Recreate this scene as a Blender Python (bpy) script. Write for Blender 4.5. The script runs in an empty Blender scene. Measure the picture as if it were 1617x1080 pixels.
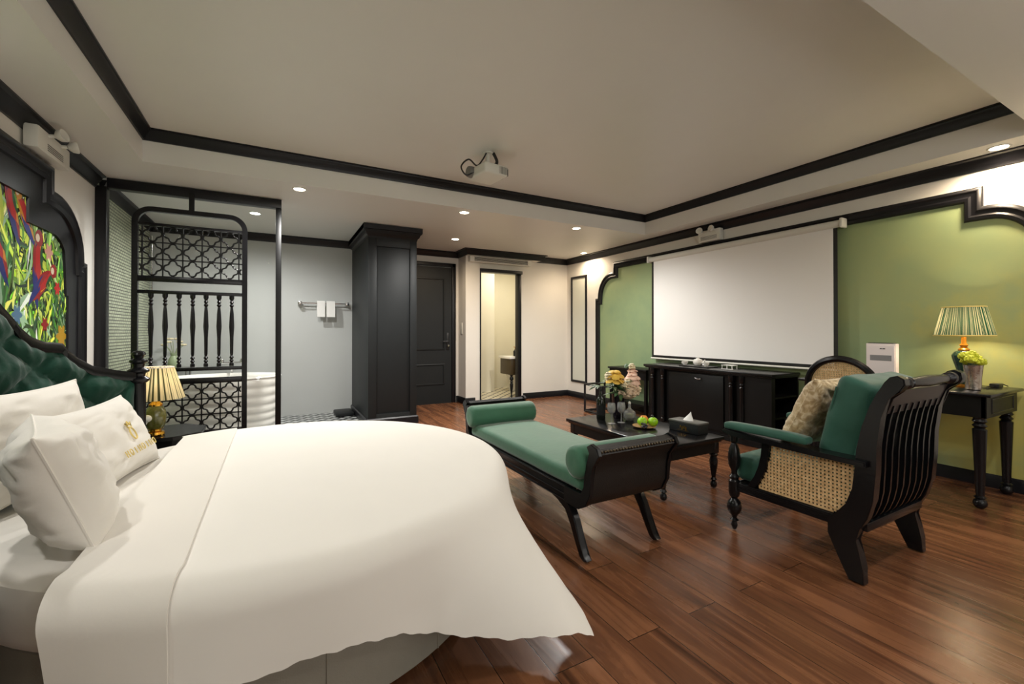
import bpy, bmesh, math, random
from mathutils import Vector, Matrix, noise
random.seed(7)
PI = math.pi
sc = bpy.context.scene
COL = sc.collection
# ------------------------------------------------------------------ materials
MATS = {}
def srgb(r, g, b):
    f = lambda c: (c / 255 / 12.92) if c / 255 <= 0.04045 else ((c / 255 + 0.055) / 1.055) ** 2.4
    return (f(r), f(g), f(b), 1)
def mat(name, col, rough=.5, metal=0, bump=0, bscale=30, var=0, vscale=4, spec=.5, sheen=0, coat=0, trans=0, stretch=None):
    m = bpy.data.materials.new(name); m.use_nodes = True
    nt = m.node_tree; b = nt.nodes['Principled BSDF']
    b.inputs['Base Color'].default_value = col
    b.inputs['Roughness'].default_value = rough
    b.inputs['Metallic'].default_value = metal
    b.inputs['Specular IOR Level'].default_value = spec
    if sheen: b.inputs['Sheen Weight'].default_value = sheen; b.inputs['Sheen Roughness'].default_value = .4
    if coat: b.inputs['Coat Weight'].default_value = coat; b.inputs['Coat Roughness'].default_value = .12
    if trans: b.inputs['Transmission Weight'].default_value = trans
    tc = nt.nodes.new('ShaderNodeTexCoord'); mp = nt.nodes.new('ShaderNodeMapping')
    nt.links.new(tc.outputs['Object'], mp.inputs[0])
    if stretch: mp.inputs['Scale'].default_value = stretch
    if var:
        n = nt.nodes.new('ShaderNodeTexNoise'); n.inputs['Scale'].default_value = vscale; n.inputs['Detail'].default_value = 4
        nt.links.new(mp.outputs[0], n.inputs['Vector'])
        hs = nt.nodes.new('ShaderNodeMix'); hs.data_type = 'RGBA'
        hs.inputs[6].default_value = tuple(c * (1 - var) for c in col[:3]) + (1,)
        hs.inputs[7].default_value = tuple(min(1, c * (1 + var)) for c in col[:3]) + (1,)
        nt.links.new(n.outputs['Fac'], hs.inputs[0]); nt.links.new(hs.outputs[2], b.inputs['Base Color'])
    if bump:
        n2 = nt.nodes.new('ShaderNodeTexNoise'); n2.inputs['Scale'].default_value = bscale; n2.inputs['Detail'].default_value = 5
        nt.links.new(mp.outputs[0], n2.inputs['Vector'])
        bp = nt.nodes.new('ShaderNodeBump'); bp.inputs['Strength'].default_value = bump; bp.inputs['Distance'].default_value = .01
        nt.links.new(n2.outputs['Fac'], bp.inputs['Height']); nt.links.new(bp.outputs[0], b.inputs['Normal'])
    MATS[name] = m
    return m
def emis(name, col, s):
    m = bpy.data.materials.new(name); m.use_nodes = True
    b = m.node_tree.nodes['Principled BSDF']
    b.inputs['Base Color'].default_value = (.8, .8, .8, 1)
    b.inputs['Emission Color'].default_value = col; b.inputs['Emission Strength'].default_value = s
    return m
black = mat('black_lacquer', (.0055, .0055, .0065, 1), .25, bump=.04, bscale=60, var=.2, vscale=9, spec=.35)
blackm = mat('black_matte_wood', (.005, .005, .0052, 1), .4, bump=.05, bscale=50, var=.25, vscale=10, spec=.25)
trim_m = mat('black_trim_paint', (.007, .007, .009, 1), .36, bump=.03, bscale=40, var=.2, spec=.35)
charcoal = mat('charcoal_panel', (.012, .014, .015, 1), .5, bump=.05, bscale=60, var=.15, vscale=3, spec=.3)
leather = mat('dark_leather', (.008, .0065, .0055, 1), .5, bump=.25, bscale=160, var=.3, vscale=14)
wallw = mat('wall_white_paint', srgb(228, 225, 218), .7, bump=.05, bscale=90, var=.02)
panelw = mat('wall_panel_pale', srgb(214, 217, 205), .6, bump=.05, bscale=90, var=.02)
wallg = mat('bath_wall_grey_paint', srgb(190, 192, 190), .7, bump=.06, bscale=40, var=.05, vscale=2)
ceilm = mat('ceiling_paint', srgb(226, 225, 220), .42, bump=.02, bscale=60, var=.02, spec=.35)
cotton = mat('white_cotton', srgb(232, 229, 222), .85, bump=.12, bscale=7, var=.02, sheen=.15, spec=.2)
cotton2 = mat('white_sheet_cotton', srgb(226, 222, 214), .85, bump=.15, bscale=10, var=.02, sheen=.1, spec=.2)
pillowm = mat('pillow_cotton', srgb(226, 222, 214), .85, bump=.25, bscale=11, var=.03, sheen=.1, spec=.2)
basem = mat('bed_base_fabric', srgb(150, 146, 134), .9, bump=.15, bscale=200, var=.12, vscale=8)
velvet = mat('green_velvet', srgb(62, 108, 84), .62, bump=.12, bscale=30, var=.18, vscale=5, sheen=.5, spec=.25)
velvetd = mat('dark_green_velvet', srgb(16, 60, 46), .75, bump=.5, bscale=18, var=.5, vscale=8, sheen=.25, spec=.25)
cushg = mat('green_cushion_cloth', srgb(46, 90, 76), .6, bump=.2, bscale=16, var=.2, vscale=6, sheen=.3, spec=.3)
brass = mat('polished_brass', srgb(212, 160, 60), .22, metal=1, var=.1)
nail = mat('nailhead_metal', srgb(90, 80, 66), .3, metal=1)
chrome = mat('chrome', (.75, .75, .76, 1), .12, metal=1)
whitep = mat('white_plastic', srgb(222, 222, 214), .4, bump=.01)
greyp = mat('grey_plastic', srgb(120, 120, 116), .45)
blackp = mat('black_plastic', (.01, .01, .01, 1), .35)
ceram = mat('white_ceramic', srgb(236, 234, 228), .15, coat=.3)
screenm = mat('projection_fabric', srgb(242, 241, 238), .8, bump=.02, bscale=200)
steelblack = mat('black_metal', (.012, .011, .013, 1), .3, metal=.2)
goldth = mat('gold_thread', srgb(214, 190, 110), .5, bump=.1)
towel = mat('towel_white', srgb(238, 236, 232), .95, bump=.5, bscale=150)
tissue = mat('tissue_paper', srgb(240, 240, 238), .9)
apple = mat('green_apple', srgb(150, 205, 30), .3, var=.15, vscale=12, coat=.3)
orange = mat('orange_peel', srgb(235, 150, 60), .45, bump=.2, bscale=120)
grape = mat('dark_grape', srgb(26, 24, 34), .3, coat=.3)
platem = mat('wooden_plate', srgb(190, 150, 96), .5, var=.2, vscale=14)
leaf = mat('leaf_green', srgb(66, 96, 58), .5, var=.3, vscale=12)
leafpale = mat('pale_leaf', srgb(150, 160, 128), .6, var=.2)
fl_y = mat('yellow_petal', srgb(246, 184, 74), .6, var=.45, vscale=26)
fl_p = mat('pink_petal', srgb(236, 196, 176), .6, var=.3, vscale=26)
fl_w = mat('cream_petal', srgb(226, 214, 180), .6, var=.15, vscale=30)
fl_h = mat('blush_hydrangea', srgb(208, 186, 160), .7, var=.25, vscale=40)
fl_g = mat('lime_petal', srgb(196, 202, 50), .6, var=.25, vscale=40)
jade = mat('green_glaze', srgb(34, 62, 52), .15, var=.6, vscale=30, coat=.6)
jadeg = mat('green_gold_glaze', srgb(96, 96, 46), .18, var=.6, vscale=60, coat=.6)
silver = mat('mercury_glass', srgb(190, 180, 170), .18, metal=.85, var=.3, vscale=20, bump=.3, bscale=30)
paper = mat('white_paper', srgb(236, 226, 224), .7)
ink = mat('grey_print', srgb(140, 138, 138), .7)
inkd = mat('dark_print', srgb(60, 58, 60), .7)
vanm = mat('vanity_olive_wood', srgb(64, 52, 30), .4, var=.2, vscale=6)
amber = mat('amber_glass_base', srgb(230, 150, 50), .2, metal=.6)

def glassmat(name, tint=(1, 1, 1, 1), r=.02, ior=1.45):
    m = bpy.data.materials.new(name); m.use_nodes = True
    nt = m.node_tree; nt.nodes.clear()
    o = nt.nodes.new('ShaderNodeOutputMaterial'); t = nt.nodes.new('ShaderNodeBsdfTransparent'); g = nt.nodes.new('ShaderNodeBsdfGlossy')
    t.inputs[0].default_value = tint; g.inputs['Roughness'].default_value = r
    f = nt.nodes.new('ShaderNodeFresnel'); f.inputs[0].default_value = ior
    mx = nt.nodes.new('ShaderNodeMixShader')
    nt.links.new(f.outputs[0], mx.inputs[0]); nt.links.new(t.outputs[0], mx.inputs[1]); nt.links.new(g.outputs[0], mx.inputs[2]); nt.links.new(mx.outputs[0], o.inputs[0])
    return m
glass = glassmat('clear_glass', (.97, .975, .97, 1), .0, 1.12)
wineglass = glassmat('wine_glass', (.80, .82, .82, 1), .05, 2.0)

def reflect_white(m, f):  # diffuse white mixed into clear glass, standing in for reflections too dim to show
    nt = m.node_tree; o = [n for n in nt.nodes if n.type == 'OUTPUT_MATERIAL'][0]; src = o.inputs[0].links[0].from_socket
    d = nt.nodes.new('ShaderNodeBsdfDiffuse'); d.inputs[0].default_value = (.85, .87, .87, 1); mx = nt.nodes.new('ShaderNodeMixShader'); mx.inputs[0].default_value = f
    nt.links.new(src, mx.inputs[1]); nt.links.new(d.outputs[0], mx.inputs[2]); nt.links.new(mx.outputs[0], o.inputs[0])
reflect_white(wineglass, .22)
def ramp(nt, els):
    r = nt.nodes.new('ShaderNodeValToRGB'); cr = r.color_ramp
    while len(cr.elements) < len(els): cr.elements.new(.5)
    for e, (p, c) in zip(cr.elements, els): e.position = p; e.color = c
    return r
def floor_mat():
    m = bpy.data.materials.new('wood_plank_floor'); m.use_nodes = True
    nt = m.node_tree; b = nt.nodes['Principled BSDF']; L = nt.links.new
    tc = nt.nodes.new('ShaderNodeTexCoord')
    mp = nt.nodes.new('ShaderNodeMapping'); mp.inputs['Rotation'].default_value = (0, 0, PI / 2)
    L(tc.outputs['Object'], mp.inputs[0])
    br = nt.nodes.new('ShaderNodeTexBrick'); br.offset = .37; br.squash = 1
    br.inputs['Scale'].default_value = 1; br.inputs['Brick Width'].default_value = 1.22; br.inputs['Row Height'].default_value = .165
    br.inputs['Mortar Size'].default_value = .0018; br.inputs['Mortar Smooth'].default_value = .3
    br.inputs['Color1'].default_value = (.0, .0, .0, 1); br.inputs['Color2'].default_value = (1, 1, 1, 1); br.inputs['Mortar'].default_value = (.5, .5, .5, 1)
    L(mp.outputs[0], br.inputs['Vector'])
    mp2 = nt.nodes.new('ShaderNodeMapping'); mp2.inputs['Scale'].default_value = (11, .8, 1)
    add = nt.nodes.new('ShaderNodeVectorMath'); add.operation = 'MULTIPLY_ADD'
    L(br.outputs['Color'], add.inputs[0]); add.inputs[1].default_value = (7, 7, 7); L(tc.outputs['Object'], add.inputs[2]); L(add.outputs[0], mp2.inputs[0])
    n = nt.nodes.new('ShaderNodeTexNoise'); n.inputs['Scale'].default_value = 1.0; n.inputs['Detail'].default_value = 8; n.inputs['Roughness'].default_value = .62; n.inputs['Distortion'].default_value = 1.2
    L(mp2.outputs[0], n.inputs['Vector'])
    r = ramp(nt, [(.22, srgb(46, 29, 20)), (.42, srgb(106, 68, 46)), (.6, srgb(136, 90, 60)), (.8, srgb(164, 112, 78))])
    L(n.outputs['Fac'], r.inputs[0])
    mx = nt.nodes.new('ShaderNodeMix'); mx.data_type = 'RGBA'; mx.blend_type = 'MULTIPLY'; mx.inputs[0].default_value = .55
    r2 = ramp(nt, [(0, (.5, .47, .46, 1)), (1, (1.0, 1.0, 1.0, 1))])
    L(br.outputs['Color'], r2.inputs[0]); L(r.outputs[0], mx.inputs[6]); L(r2.outputs[0], mx.inputs[7])
    mx2 = nt.nodes.new('ShaderNodeMix'); mx2.data_type = 'RGBA'
    L(br.outputs['Fac'], mx2.inputs[0]); L(mx.outputs[2], mx2.inputs[6]); mx2.inputs[7].default_value = (.012, .007, .004, 1)
    L(mx2.outputs[2], b.inputs['Base Color'])
    b.inputs['Roughness'].default_value = .3
    r3 = ramp(nt, [(.3, (.2, .2, .2, 1)), (.8, (.36, .36, .36, 1))]); L(n.outputs['Fac'], r3.inputs[0]); L(r3.outputs[0], b.inputs['Roughness'])
    bp = nt.nodes.new('ShaderNodeBump'); bp.inputs['Strength'].default_value = .12; bp.inputs['Distance'].default_value = .004
    inv = nt.nodes.new('ShaderNodeMath'); inv.operation = 'SUBTRACT'; L(n.outputs['Fac'], inv.inputs[0]); L(br.outputs['Fac'], inv.inputs[1])
    L(inv.outputs[0], bp.inputs['Height']); L(bp.outputs[0], b.inputs['Normal'])
    return m
floorm = floor_mat()
def green_mat():
    m = bpy.data.materials.new('green_mural_paint'); m.use_nodes = True
    nt = m.node_tree; b = nt.nodes['Principled BSDF']; L = nt.links.new
    tc = nt.nodes.new('ShaderNodeTexCoord')
    mp = nt.nodes.new('ShaderNodeMapping'); mp.inputs['Location'].default_value = (3.1, 1.7, .6); L(tc.outputs['Object'], mp.inputs[0])
    n = nt.nodes.new('ShaderNodeTexNoise'); n.inputs['Scale'].default_value = .9; n.inputs['Detail'].default_value = 7; n.inputs['Roughness'].default_value = .6
    L(mp.outputs[0], n.inputs['Vector'])
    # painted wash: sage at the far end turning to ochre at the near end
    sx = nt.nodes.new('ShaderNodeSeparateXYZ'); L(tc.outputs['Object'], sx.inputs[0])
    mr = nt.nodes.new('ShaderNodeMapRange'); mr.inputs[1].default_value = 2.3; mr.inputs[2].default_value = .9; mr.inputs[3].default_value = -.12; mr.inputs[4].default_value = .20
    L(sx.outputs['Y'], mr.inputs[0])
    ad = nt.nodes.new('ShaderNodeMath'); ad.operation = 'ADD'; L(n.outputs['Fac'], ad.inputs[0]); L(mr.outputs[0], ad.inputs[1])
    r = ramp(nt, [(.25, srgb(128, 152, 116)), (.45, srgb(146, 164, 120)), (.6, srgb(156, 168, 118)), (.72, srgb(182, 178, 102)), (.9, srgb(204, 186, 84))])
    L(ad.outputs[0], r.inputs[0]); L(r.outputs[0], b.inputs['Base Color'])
    b.inputs['Roughness'].default_value = .6
    return m
greenm = green_mat()
def brick_mat(name, c1, c2, mortar, w, h, ms, axes, rough=.3, offset=.5):
    m = bpy.data.materials.new(name); m.use_nodes = True
    nt = m.node_tree; b = nt.nodes['Principled BSDF']; L = nt.links.new
    tc = nt.nodes.new('ShaderNodeTexCoord'); s = nt.nodes.new('ShaderNodeSeparateXYZ'); c = nt.nodes.new('ShaderNodeCombineXYZ')
    L(tc.outputs['Object'], s.inputs[0]); L(s.outputs[axes[0]], c.inputs[0]); L(s.outputs[axes[1]], c.inputs[1])
    br = nt.nodes.new('ShaderNodeTexBrick'); br.offset = offset
    br.inputs['Scale'].default_value = 1; br.inputs['Brick Width'].default_value = w; br.inputs['Row Height'].default_value = h; br.inputs['Mortar Size'].default_value = ms
    br.inputs['Color1'].default_value = c1; br.inputs['Color2'].default_value = c2; br.inputs['Mortar'].default_value = mortar
    L(c.outputs[0], br.inputs['Vector']); L(br.outputs['Color'], b.inputs['Base Color']); b.inputs['Roughness'].default_value = rough
    return m
mosaic = brick_mat('green_mosaic_tile', srgb(206, 212, 184), srgb(184, 192, 164), srgb(74, 76, 66), .06, .03, .0045, ('Y', 'Z'))
def diamond_tile(name, ca, cb, k, thick):
    m = bpy.data.materials.new(name); m.use_nodes = True
    nt = m.node_tree; b = nt.nodes['Principled BSDF']; L = nt.links.new
    tc = nt.nodes.new('ShaderNodeTexCoord')
    mp = nt.nodes.new('ShaderNodeMapping'); mp.inputs['Rotation'].default_value = (0, 0, PI / 4); L(tc.outputs['Object'], mp.inputs[0])
    br = nt.nodes.new('ShaderNodeTexBrick'); br.offset = 0
    br.inputs['Scale'].default_value = 1; br.inputs['Brick Width'].default_value = k; br.inputs['Row Height'].default_value = k; br.inputs['Mortar Size'].default_value = thick
    br.inputs['Mortar Smooth'].default_value = 0
    br.inputs['Color1'].default_value = ca; br.inputs['Color2'].default_value = ca; br.inputs['Mortar'].default_value = cb
    L(mp.outputs[0], br.inputs['Vector']); L(br.outputs['Color'], b.inputs['Base Color']); b.inputs['Roughness'].default_value = .3
    return m
dtile = diamond_tile('white_diamond_tile', srgb(232, 222, 196), srgb(30, 28, 24), .13, .014)
dtile2 = diamond_tile('black_white_tile', srgb(200, 202, 200), srgb(24, 24, 26), .11, .018)
def pleat_mat(name, light, dark, freq, bias, trans):
    """lampshade cloth: vertical stripes round the shade, lets lamp light through"""
    m = bpy.data.materials.new(name); m.use_nodes = True
    nt = m.node_tree; L = nt.links.new; nt.nodes.clear()
    o = nt.nodes.new('ShaderNodeOutputMaterial')
    tc = nt.nodes.new('ShaderNodeTexCoord'); s = nt.nodes.new('ShaderNodeSeparateXYZ'); L(tc.outputs['Object'], s.inputs[0])
    at = nt.nodes.new('ShaderNodeMath'); at.operation = 'ARCTAN2'; L(s.outputs['Y'], at.inputs[0]); L(s.outputs['X'], at.inputs[1])
    mu = nt.nodes.new('ShaderNodeMath'); mu.operation = 'MULTIPLY'; mu.inputs[1].default_value = freq; L(at.outputs[0], mu.inputs[0])
    c = nt.nodes.new('ShaderNodeCombineXYZ'); L(mu.outputs[0], c.inputs[0])
    n = nt.nodes.new('ShaderNodeTexNoise'); n.inputs['Scale'].default_value = 1; n.inputs['Detail'].default_value = 3; L(c.outputs[0], n.inputs['Vector'])
    r = ramp(nt, [(bias, light), (bias + .05, dark)]); L(n.outputs['Fac'], r.inputs[0])
    d = nt.nodes.new('ShaderNodeBsdfDiffuse'); t = nt.nodes.new('ShaderNodeBsdfTranslucent'); mx = nt.nodes.new('ShaderNodeMixShader'); mx.inputs[0].default_value = trans
    L(r.outputs[0], d.inputs[0]); L(r.outputs[0], t.inputs[0]); L(d.outputs[0], mx.inputs[1]); L(t.outputs[0], mx.inputs[2]); L(mx.outputs[0], o.inputs[0])
    return m
shade1 = pleat_mat('striped_shade_cloth', srgb(222, 212, 178), srgb(66, 70, 52), 9, .5, .5)
shade2 = pleat_mat('green_pleated_shade_cloth', srgb(168, 166, 140), srgb(14, 62, 46), 26, .46, .30)
def cane_mat():
    m = bpy.data.materials.new('woven_cane'); m.use_nodes = True
    nt = m.node_tree; b = nt.nodes['Principled BSDF']; L = nt.links.new
    tc = nt.nodes.new('ShaderNodeTexCoord'); n = nt.nodes.new('ShaderNodeTexNoise'); n.inputs['Scale'].default_value = 60; L(tc.outputs['Object'], n.inputs['Vector'])
    r = ramp(nt, [(.3, srgb(196, 160, 112)), (.7, srgb(232, 202, 152))]); L(n.outputs['Fac'], r.inputs[0]); L(r.outputs[0], b.inputs['Base Color']); b.inputs['Roughness'].default_value = .5
    return m
canem = cane_mat()
def gold_fabric():
    m = bpy.data.materials.new('gold_brocade'); m.use_nodes = True
    nt = m.node_tree; b = nt.nodes['Principled BSDF']; L = nt.links.new
    tc = nt.nodes.new('ShaderNodeTexCoord'); n = nt.nodes.new('ShaderNodeTexNoise'); n.inputs['Scale'].default_value = 22; n.inputs['Detail'].default_value = 5; n.inputs['Distortion'].default_value = 1.5
    L(tc.outputs['Object'], n.inputs['Vector'])
    r = ramp(nt, [(.3, srgb(150, 120, 78)), (.5, srgb(200, 176, 134)), (.65, srgb(232, 216, 184))]); L(n.outputs['Fac'], r.inputs[0]); L(r.outputs[0], b.inputs['Base Color'])
    b.inputs['Roughness'].default_value = .5; b.inputs['Sheen Weight'].default_value = .3
    bp = nt.nodes.new('ShaderNodeBump'); bp.inputs['Strength'].default_value = .3; L(n.outputs['Fac'], bp.inputs['Height']); L(bp.outputs[0], b.inputs['Normal'])
    return m
goldfab = gold_fabric()
def vcol_mat():
    m = bpy.data.materials.new('jungle_mural_print'); m.use_nodes = True
    nt = m.node_tree; b = nt.nodes['Principled BSDF']
    a = nt.nodes.new('ShaderNodeVertexColor'); a.layer_name = 'Col'
    nt.links.new(a.outputs[0], b.inputs['Base Color']); b.inputs['Roughness'].default_value = .5
    return m
muralm = vcol_mat()
# ------------------------------------------------------------------ helpers
def wloc(o):
    v = Vector((0, 0, 0))
    while o: v += o.location; o = o.parent
    return v
def tag(o, label=None, cat=None, group=None, kind=None):
    if label: o['label'] = label
    if cat: o['category'] = cat
    if group: o['group'] = group
    if kind: o['kind'] = kind
    return o
def thing(name, label, cat, loc=(0, 0, 0), group=None):
    o = bpy.data.objects.new(name, None); COL.objects.link(o); o.location = loc; o.empty_display_size = .05
    return tag(o, label, cat, group)
class MB:
    def __init__(s): s.bm = bmesh.new()
    def box(s, x0, x1, y0, y1, z0, z1, bev=0, seg=2):
        r = bmesh.ops.create_cube(s.bm, size=1, matrix=Matrix.Translation(((x0 + x1) / 2, (y0 + y1) / 2, (z0 + z1) / 2)) @ Matrix.Diagonal((abs(x1 - x0), abs(y1 - y0), abs(z1 - z0), 1)))
        if bev:
            es = list({e for v in r['verts'] for e in v.link_edges})
            bmesh.ops.bevel(s.bm, geom=es, offset=bev, segments=seg, profile=.5, affect='EDGES', clamp_overlap=True)
        return s
    def lathe(s, prof, c, ax='Z', seg=20, start=0, end=2 * PI):
        c = Vector(c); full = abs(end - start - 2 * PI) < 1e-6; n = seg if full else seg + 1
        rings = []
        for r, h in prof:
            ring = []
            for i in range(n):
                a = start + (end - start) * i / seg
                if ax == 'Z': p = (r * math.cos(a), r * math.sin(a), h)
                elif ax == 'X': p = (h, r * math.cos(a), r * math.sin(a))
                else: p = (r * math.cos(a), h, r * math.sin(a))
                ring.append(s.bm.verts.new(c + Vector(p)))
            rings.append(ring)
        for a, b in zip(rings, rings[1:]):
            for i in range(n if full else n - 1):
                j = (i + 1) % n; s.bm.faces.new((a[i], a[j], b[j], b[i]))
        if full:
            for ring in (rings[0], rings[-1]):
                try: s.bm.faces.new(ring)
                except ValueError: pass
        return s
    def cyl(s, r, p0, p1, seg=12): return s.tube([p0, p1], r, seg)
    def tube(s, path, r, seg=8, closed=False, flat=1.0):
        P = [Vector(p) for p in path]; n = len(P); rings = []; up = None
        for i, p in enumerate(P):
            a = P[i - 1] if (i > 0 or closed) else P[i]; b = P[(i + 1) % n] if (i < n - 1 or closed) else P[i]
            t = (b - a).normalized()
            if up is None:
                up = Vector((0, 0, 1)) if abs(t.z) < .9 else Vector((0, 1, 0))
            sd = t.cross(up).normalized(); up = sd.cross(t).normalized()
            rr = r[i] if isinstance(r, (list, tuple)) else r
            rings.append([s.bm.verts.new(p + rr * (math.cos(2 * PI * k / seg) * sd + flat * math.sin(2 * PI * k / seg) * up)) for k in range(seg)])
        m = n if closed else n - 1
        for i in range(m):
            A, B = rings[i], rings[(i + 1) % n]
            for k in range(seg):
                l = (k + 1) % seg; s.bm.faces.new((A[k], A[l], B[l], B[k]))
        if not closed:
            s.bm.faces.new(rings[0]); s.bm.faces.new(rings[-1])
        return s
    def prism(s, poly, f, h0, h1, bev=0):
        """poly: 2D points; f(a,b,h)->3D"""
        A = [s.bm.verts.new(f(a, b, h0)) for a, b in poly]; B = [s.bm.verts.new(f(a, b, h1)) for a, b in poly]
        fa = s.bm.faces.new(A); fb = s.bm.faces.new(B); n = len(poly); new = [fa, fb]
        for i in range(n):
            j = (i + 1) % n; new.append(s.bm.faces.new((A[i], A[j], B[j], B[i])))
        if bev:
            es = list({e for q in (fa, fb) for e in q.edges})
            bmesh.ops.bevel(s.bm, geom=es, offset=bev, segments=2, affect='EDGES', clamp_overlap=True)
        return s
    def sweep(s, path, prof, f, closed=False):
        """mitred sweep. path 2D; prof [(off,h)] closed polygon; off = to the LEFT of the path direction"""
        n = len(path); P = [Vector(p) for p in path]; rings = []
        for i in range(n):
            d1 = (P[i] - P[i - 1]).normalized() if (i > 0 or closed) else None
            d2 = (P[(i + 1) % n] - P[i]).normalized() if (i < n - 1 or closed) else None
            if d1 is None: d1 = d2
            if d2 is None: d2 = d1
            n1 = Vector((-d1.y, d1.x)); n2 = Vector((-d2.y, d2.x)); m = n1 + n2
            m = m / max(m.dot(n1), .25) if m.length > 1e-6 else n1
            rings.append([s.bm.verts.new(f(P[i].x + m.x * o, P[i].y + m.y * o, h)) for o, h in prof])
        k = len(prof)
        for i in range(n if closed else n - 1):
            A, B = rings[i], rings[(i + 1) % n]
            for q in range(k):
                w = (q + 1) % k; s.bm.faces.new((A[q], A[w], B[w], B[q]))
        if not closed: s.bm.faces.new(rings[0]); s.bm.faces.new(rings[-1])
        return s
    def ball(s, c, r, sx=1, sy=1, sz=1, seg=14):
        bmesh.ops.create_uvsphere(s.bm, u_segments=seg, v_segments=max(6, seg * 2 // 3), radius=1, matrix=Matrix.Translation(c) @ Matrix.Diagonal((r * sx, r * sy, r * sz, 1)))
        return s
    def build(s, name, m, parent=None, origin=None, ang=35, smooth=True, label=None, kind=None, xf=None):
        if xf is not None: bmesh.ops.transform(s.bm, matrix=xf, verts=s.bm.verts)
        o0 = wloc(parent) if parent else Vector(origin or (0, 0, 0))
        bmesh.ops.translate(s.bm, vec=-o0, verts=s.bm.verts)
        bmesh.ops.recalc_face_normals(s.bm, faces=s.bm.faces)
        me = bpy.data.meshes.new(name); s.bm.to_mesh(me); s.bm.free()
        if smooth:
            for p in me.polygons: p.use_smooth = True
            me.set_sharp_from_angle(angle=math.radians(ang))
        me.materials.append(m)
        o = bpy.data.objects.new(name, me); COL.objects.link(o)
        if parent: o.parent = parent
        else: o.location = o0
        if label: o['label'] = label
        if kind: o['kind'] = kind
        return o
def spl(pts, n=6):
    P = [Vector(p) for p in pts]; P = [P[0] * 2 - P[1]] + P + [P[-1] * 2 - P[-2]]; out = []
    for i in range(1, len(P) - 2):
        for k in range(n):
            q = k / n; a, b, c, d = P[i - 1], P[i], P[i + 1], P[i + 2]
            out.append(.5 * ((2 * b) + (c - a) * q + (2 * a - 5 * b + 4 * c - d) * q * q + (3 * b - a - 3 * c + d) * q ** 3))
    return out + [P[-2]]
XY = lambda a, b, h: (a, b, h)
def YZ(X, sgn=1): return lambda a, b, h: (X + sgn * h, a, b)
def XZ(Y, sgn=1): return lambda a, b, h: (a, Y + sgn * h, b)
def struct(name, mb, m, **k): o = mb.build(name, m, **k); o['kind'] = 'structure'; return o
def dup(root, loc, label=None, group=None):
    r = root.copy(); COL.objects.link(r); r.location = loc
    if label: r['label'] = label
    if group: r['group'] = group
    for ch in list(root.children):
        c = ch.copy(); COL.objects.link(c); c.parent = r
        for g in ch.children:
            d = g.copy(); COL.objects.link(d); d.parent = c
    return r
# ------------------------------------------------------------------ constants of the room
XL, XR = -1.33, 4.67
YF, YB = -1.6, 6.48          # front (behind camera) and back wall
ZS, ZC = 2.46, 2.71          # soffit, tray ceiling
TX0, TX1, TY0, TY1 = -.90, 4.37, .84, 4.28
YP = 4.9                     # glass partition
YBB = 6.68                   # back wall of bathing corner
# floor
struct('floor', MB().box(XL - .1, XR + .1, YF - .1, 8.3, -.1, 0), floorm)
struct('floor_bathing_corner', MB().box(XL, .98, YP - .03, YBB, 0, .004), dtile2)
struct('floor_bathroom', MB().box(2.75, 4.75, YB + .04, 8.2, 0, .006), dtile)
# ceiling
mb = MB()
mb.box(XL - .1, XR + .1, YF - .1, TY0, ZS, ZC + .1).box(XL - .1, XR + .1, TY1, 8.3, ZS, ZC + .1)
mb.box(XL - .1, TX0, TY0, TY1, ZS, ZC + .1).box(TX1, XR + .1, TY0, TY1, ZS, ZC + .1)
mb.box(TX0, TX1, TY0, TY1, ZC, ZC + .1)
struct('ceiling', mb, ceilm, smooth=False)
# walls
struct('wall_left', MB().box(XL - .1, XL, YF, YP, 0, ZS), wallw)
struct('wall_left_mosaic', MB().box(XL - .1, XL, YP, YBB, 0, ZS), mosaic)
struct('wall_right', MB().box(XR, XR + .1, YF, YB + .1, 0, ZS), wallw)
struct('wall_front', MB().box(XL - .1, .1, YF - .1, YF, 0, ZS).box(3.5, XR + .1, YF - .1, YF, 0, ZS).box(.1, 3.5, YF - .1, YF, 0, .85).box(.1, 3.5, YF - .1, YF, 2.25, ZS), wallw, smooth=False)
w1 = struct('added_window_1', MB().box(.1, 3.5, YF - .08, YF - .03, .85, .91).box(.1, 3.5, YF - .08, YF - .03, 2.19, 2.25).box(.1, .16, YF - .08, YF - .03, .9, 2.2).box(3.44, 3.5, YF - .08, YF - .03, .9, 2.2).box(1.78, 1.83, YF - .08, YF - .03, .9, 2.2), trim_m)  # unseen window, added to let fill light in from behind the camera
MB().box(.12, 3.48, YF - .058, YF - .052, .87, 2.23).build('pane', glass, w1)
struct('wall_back_bathing', MB().box(XL - .1, 1.0, YBB, YBB + .1, 0, ZS), wallg)
YD = 6.75
struct('wall_back_entry', MB().box(.9, 2.66, YD, YD + .1, 0, ZS), wallw)
mb = MB().box(2.66, 2.905, YB - .05, YD + .1, 0, ZS).box(2.905, 3.655, YB, YB + .08, 2.14, ZS).box(3.655, XR, YB, YB + .08, 0, ZS)
struct('wall_back', mb, wallw, smooth=False)
# bathroom behind the doorway
mb = MB().box(2.70, 2.80, YD + .1, 8.3, 0, ZS).box(2.7, 4.8, 8.0, 8.1, 0, ZS).box(4.72, 4.8, 6.56, 8.1, 0, ZS).box(2.8, 3.72, 7.55, 8.0, 0, ZS)
struct('wall_bathroom', mb, mat('bathroom_wall_paint', srgb(226, 220, 200), .55, var=.04), smooth=False)
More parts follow.
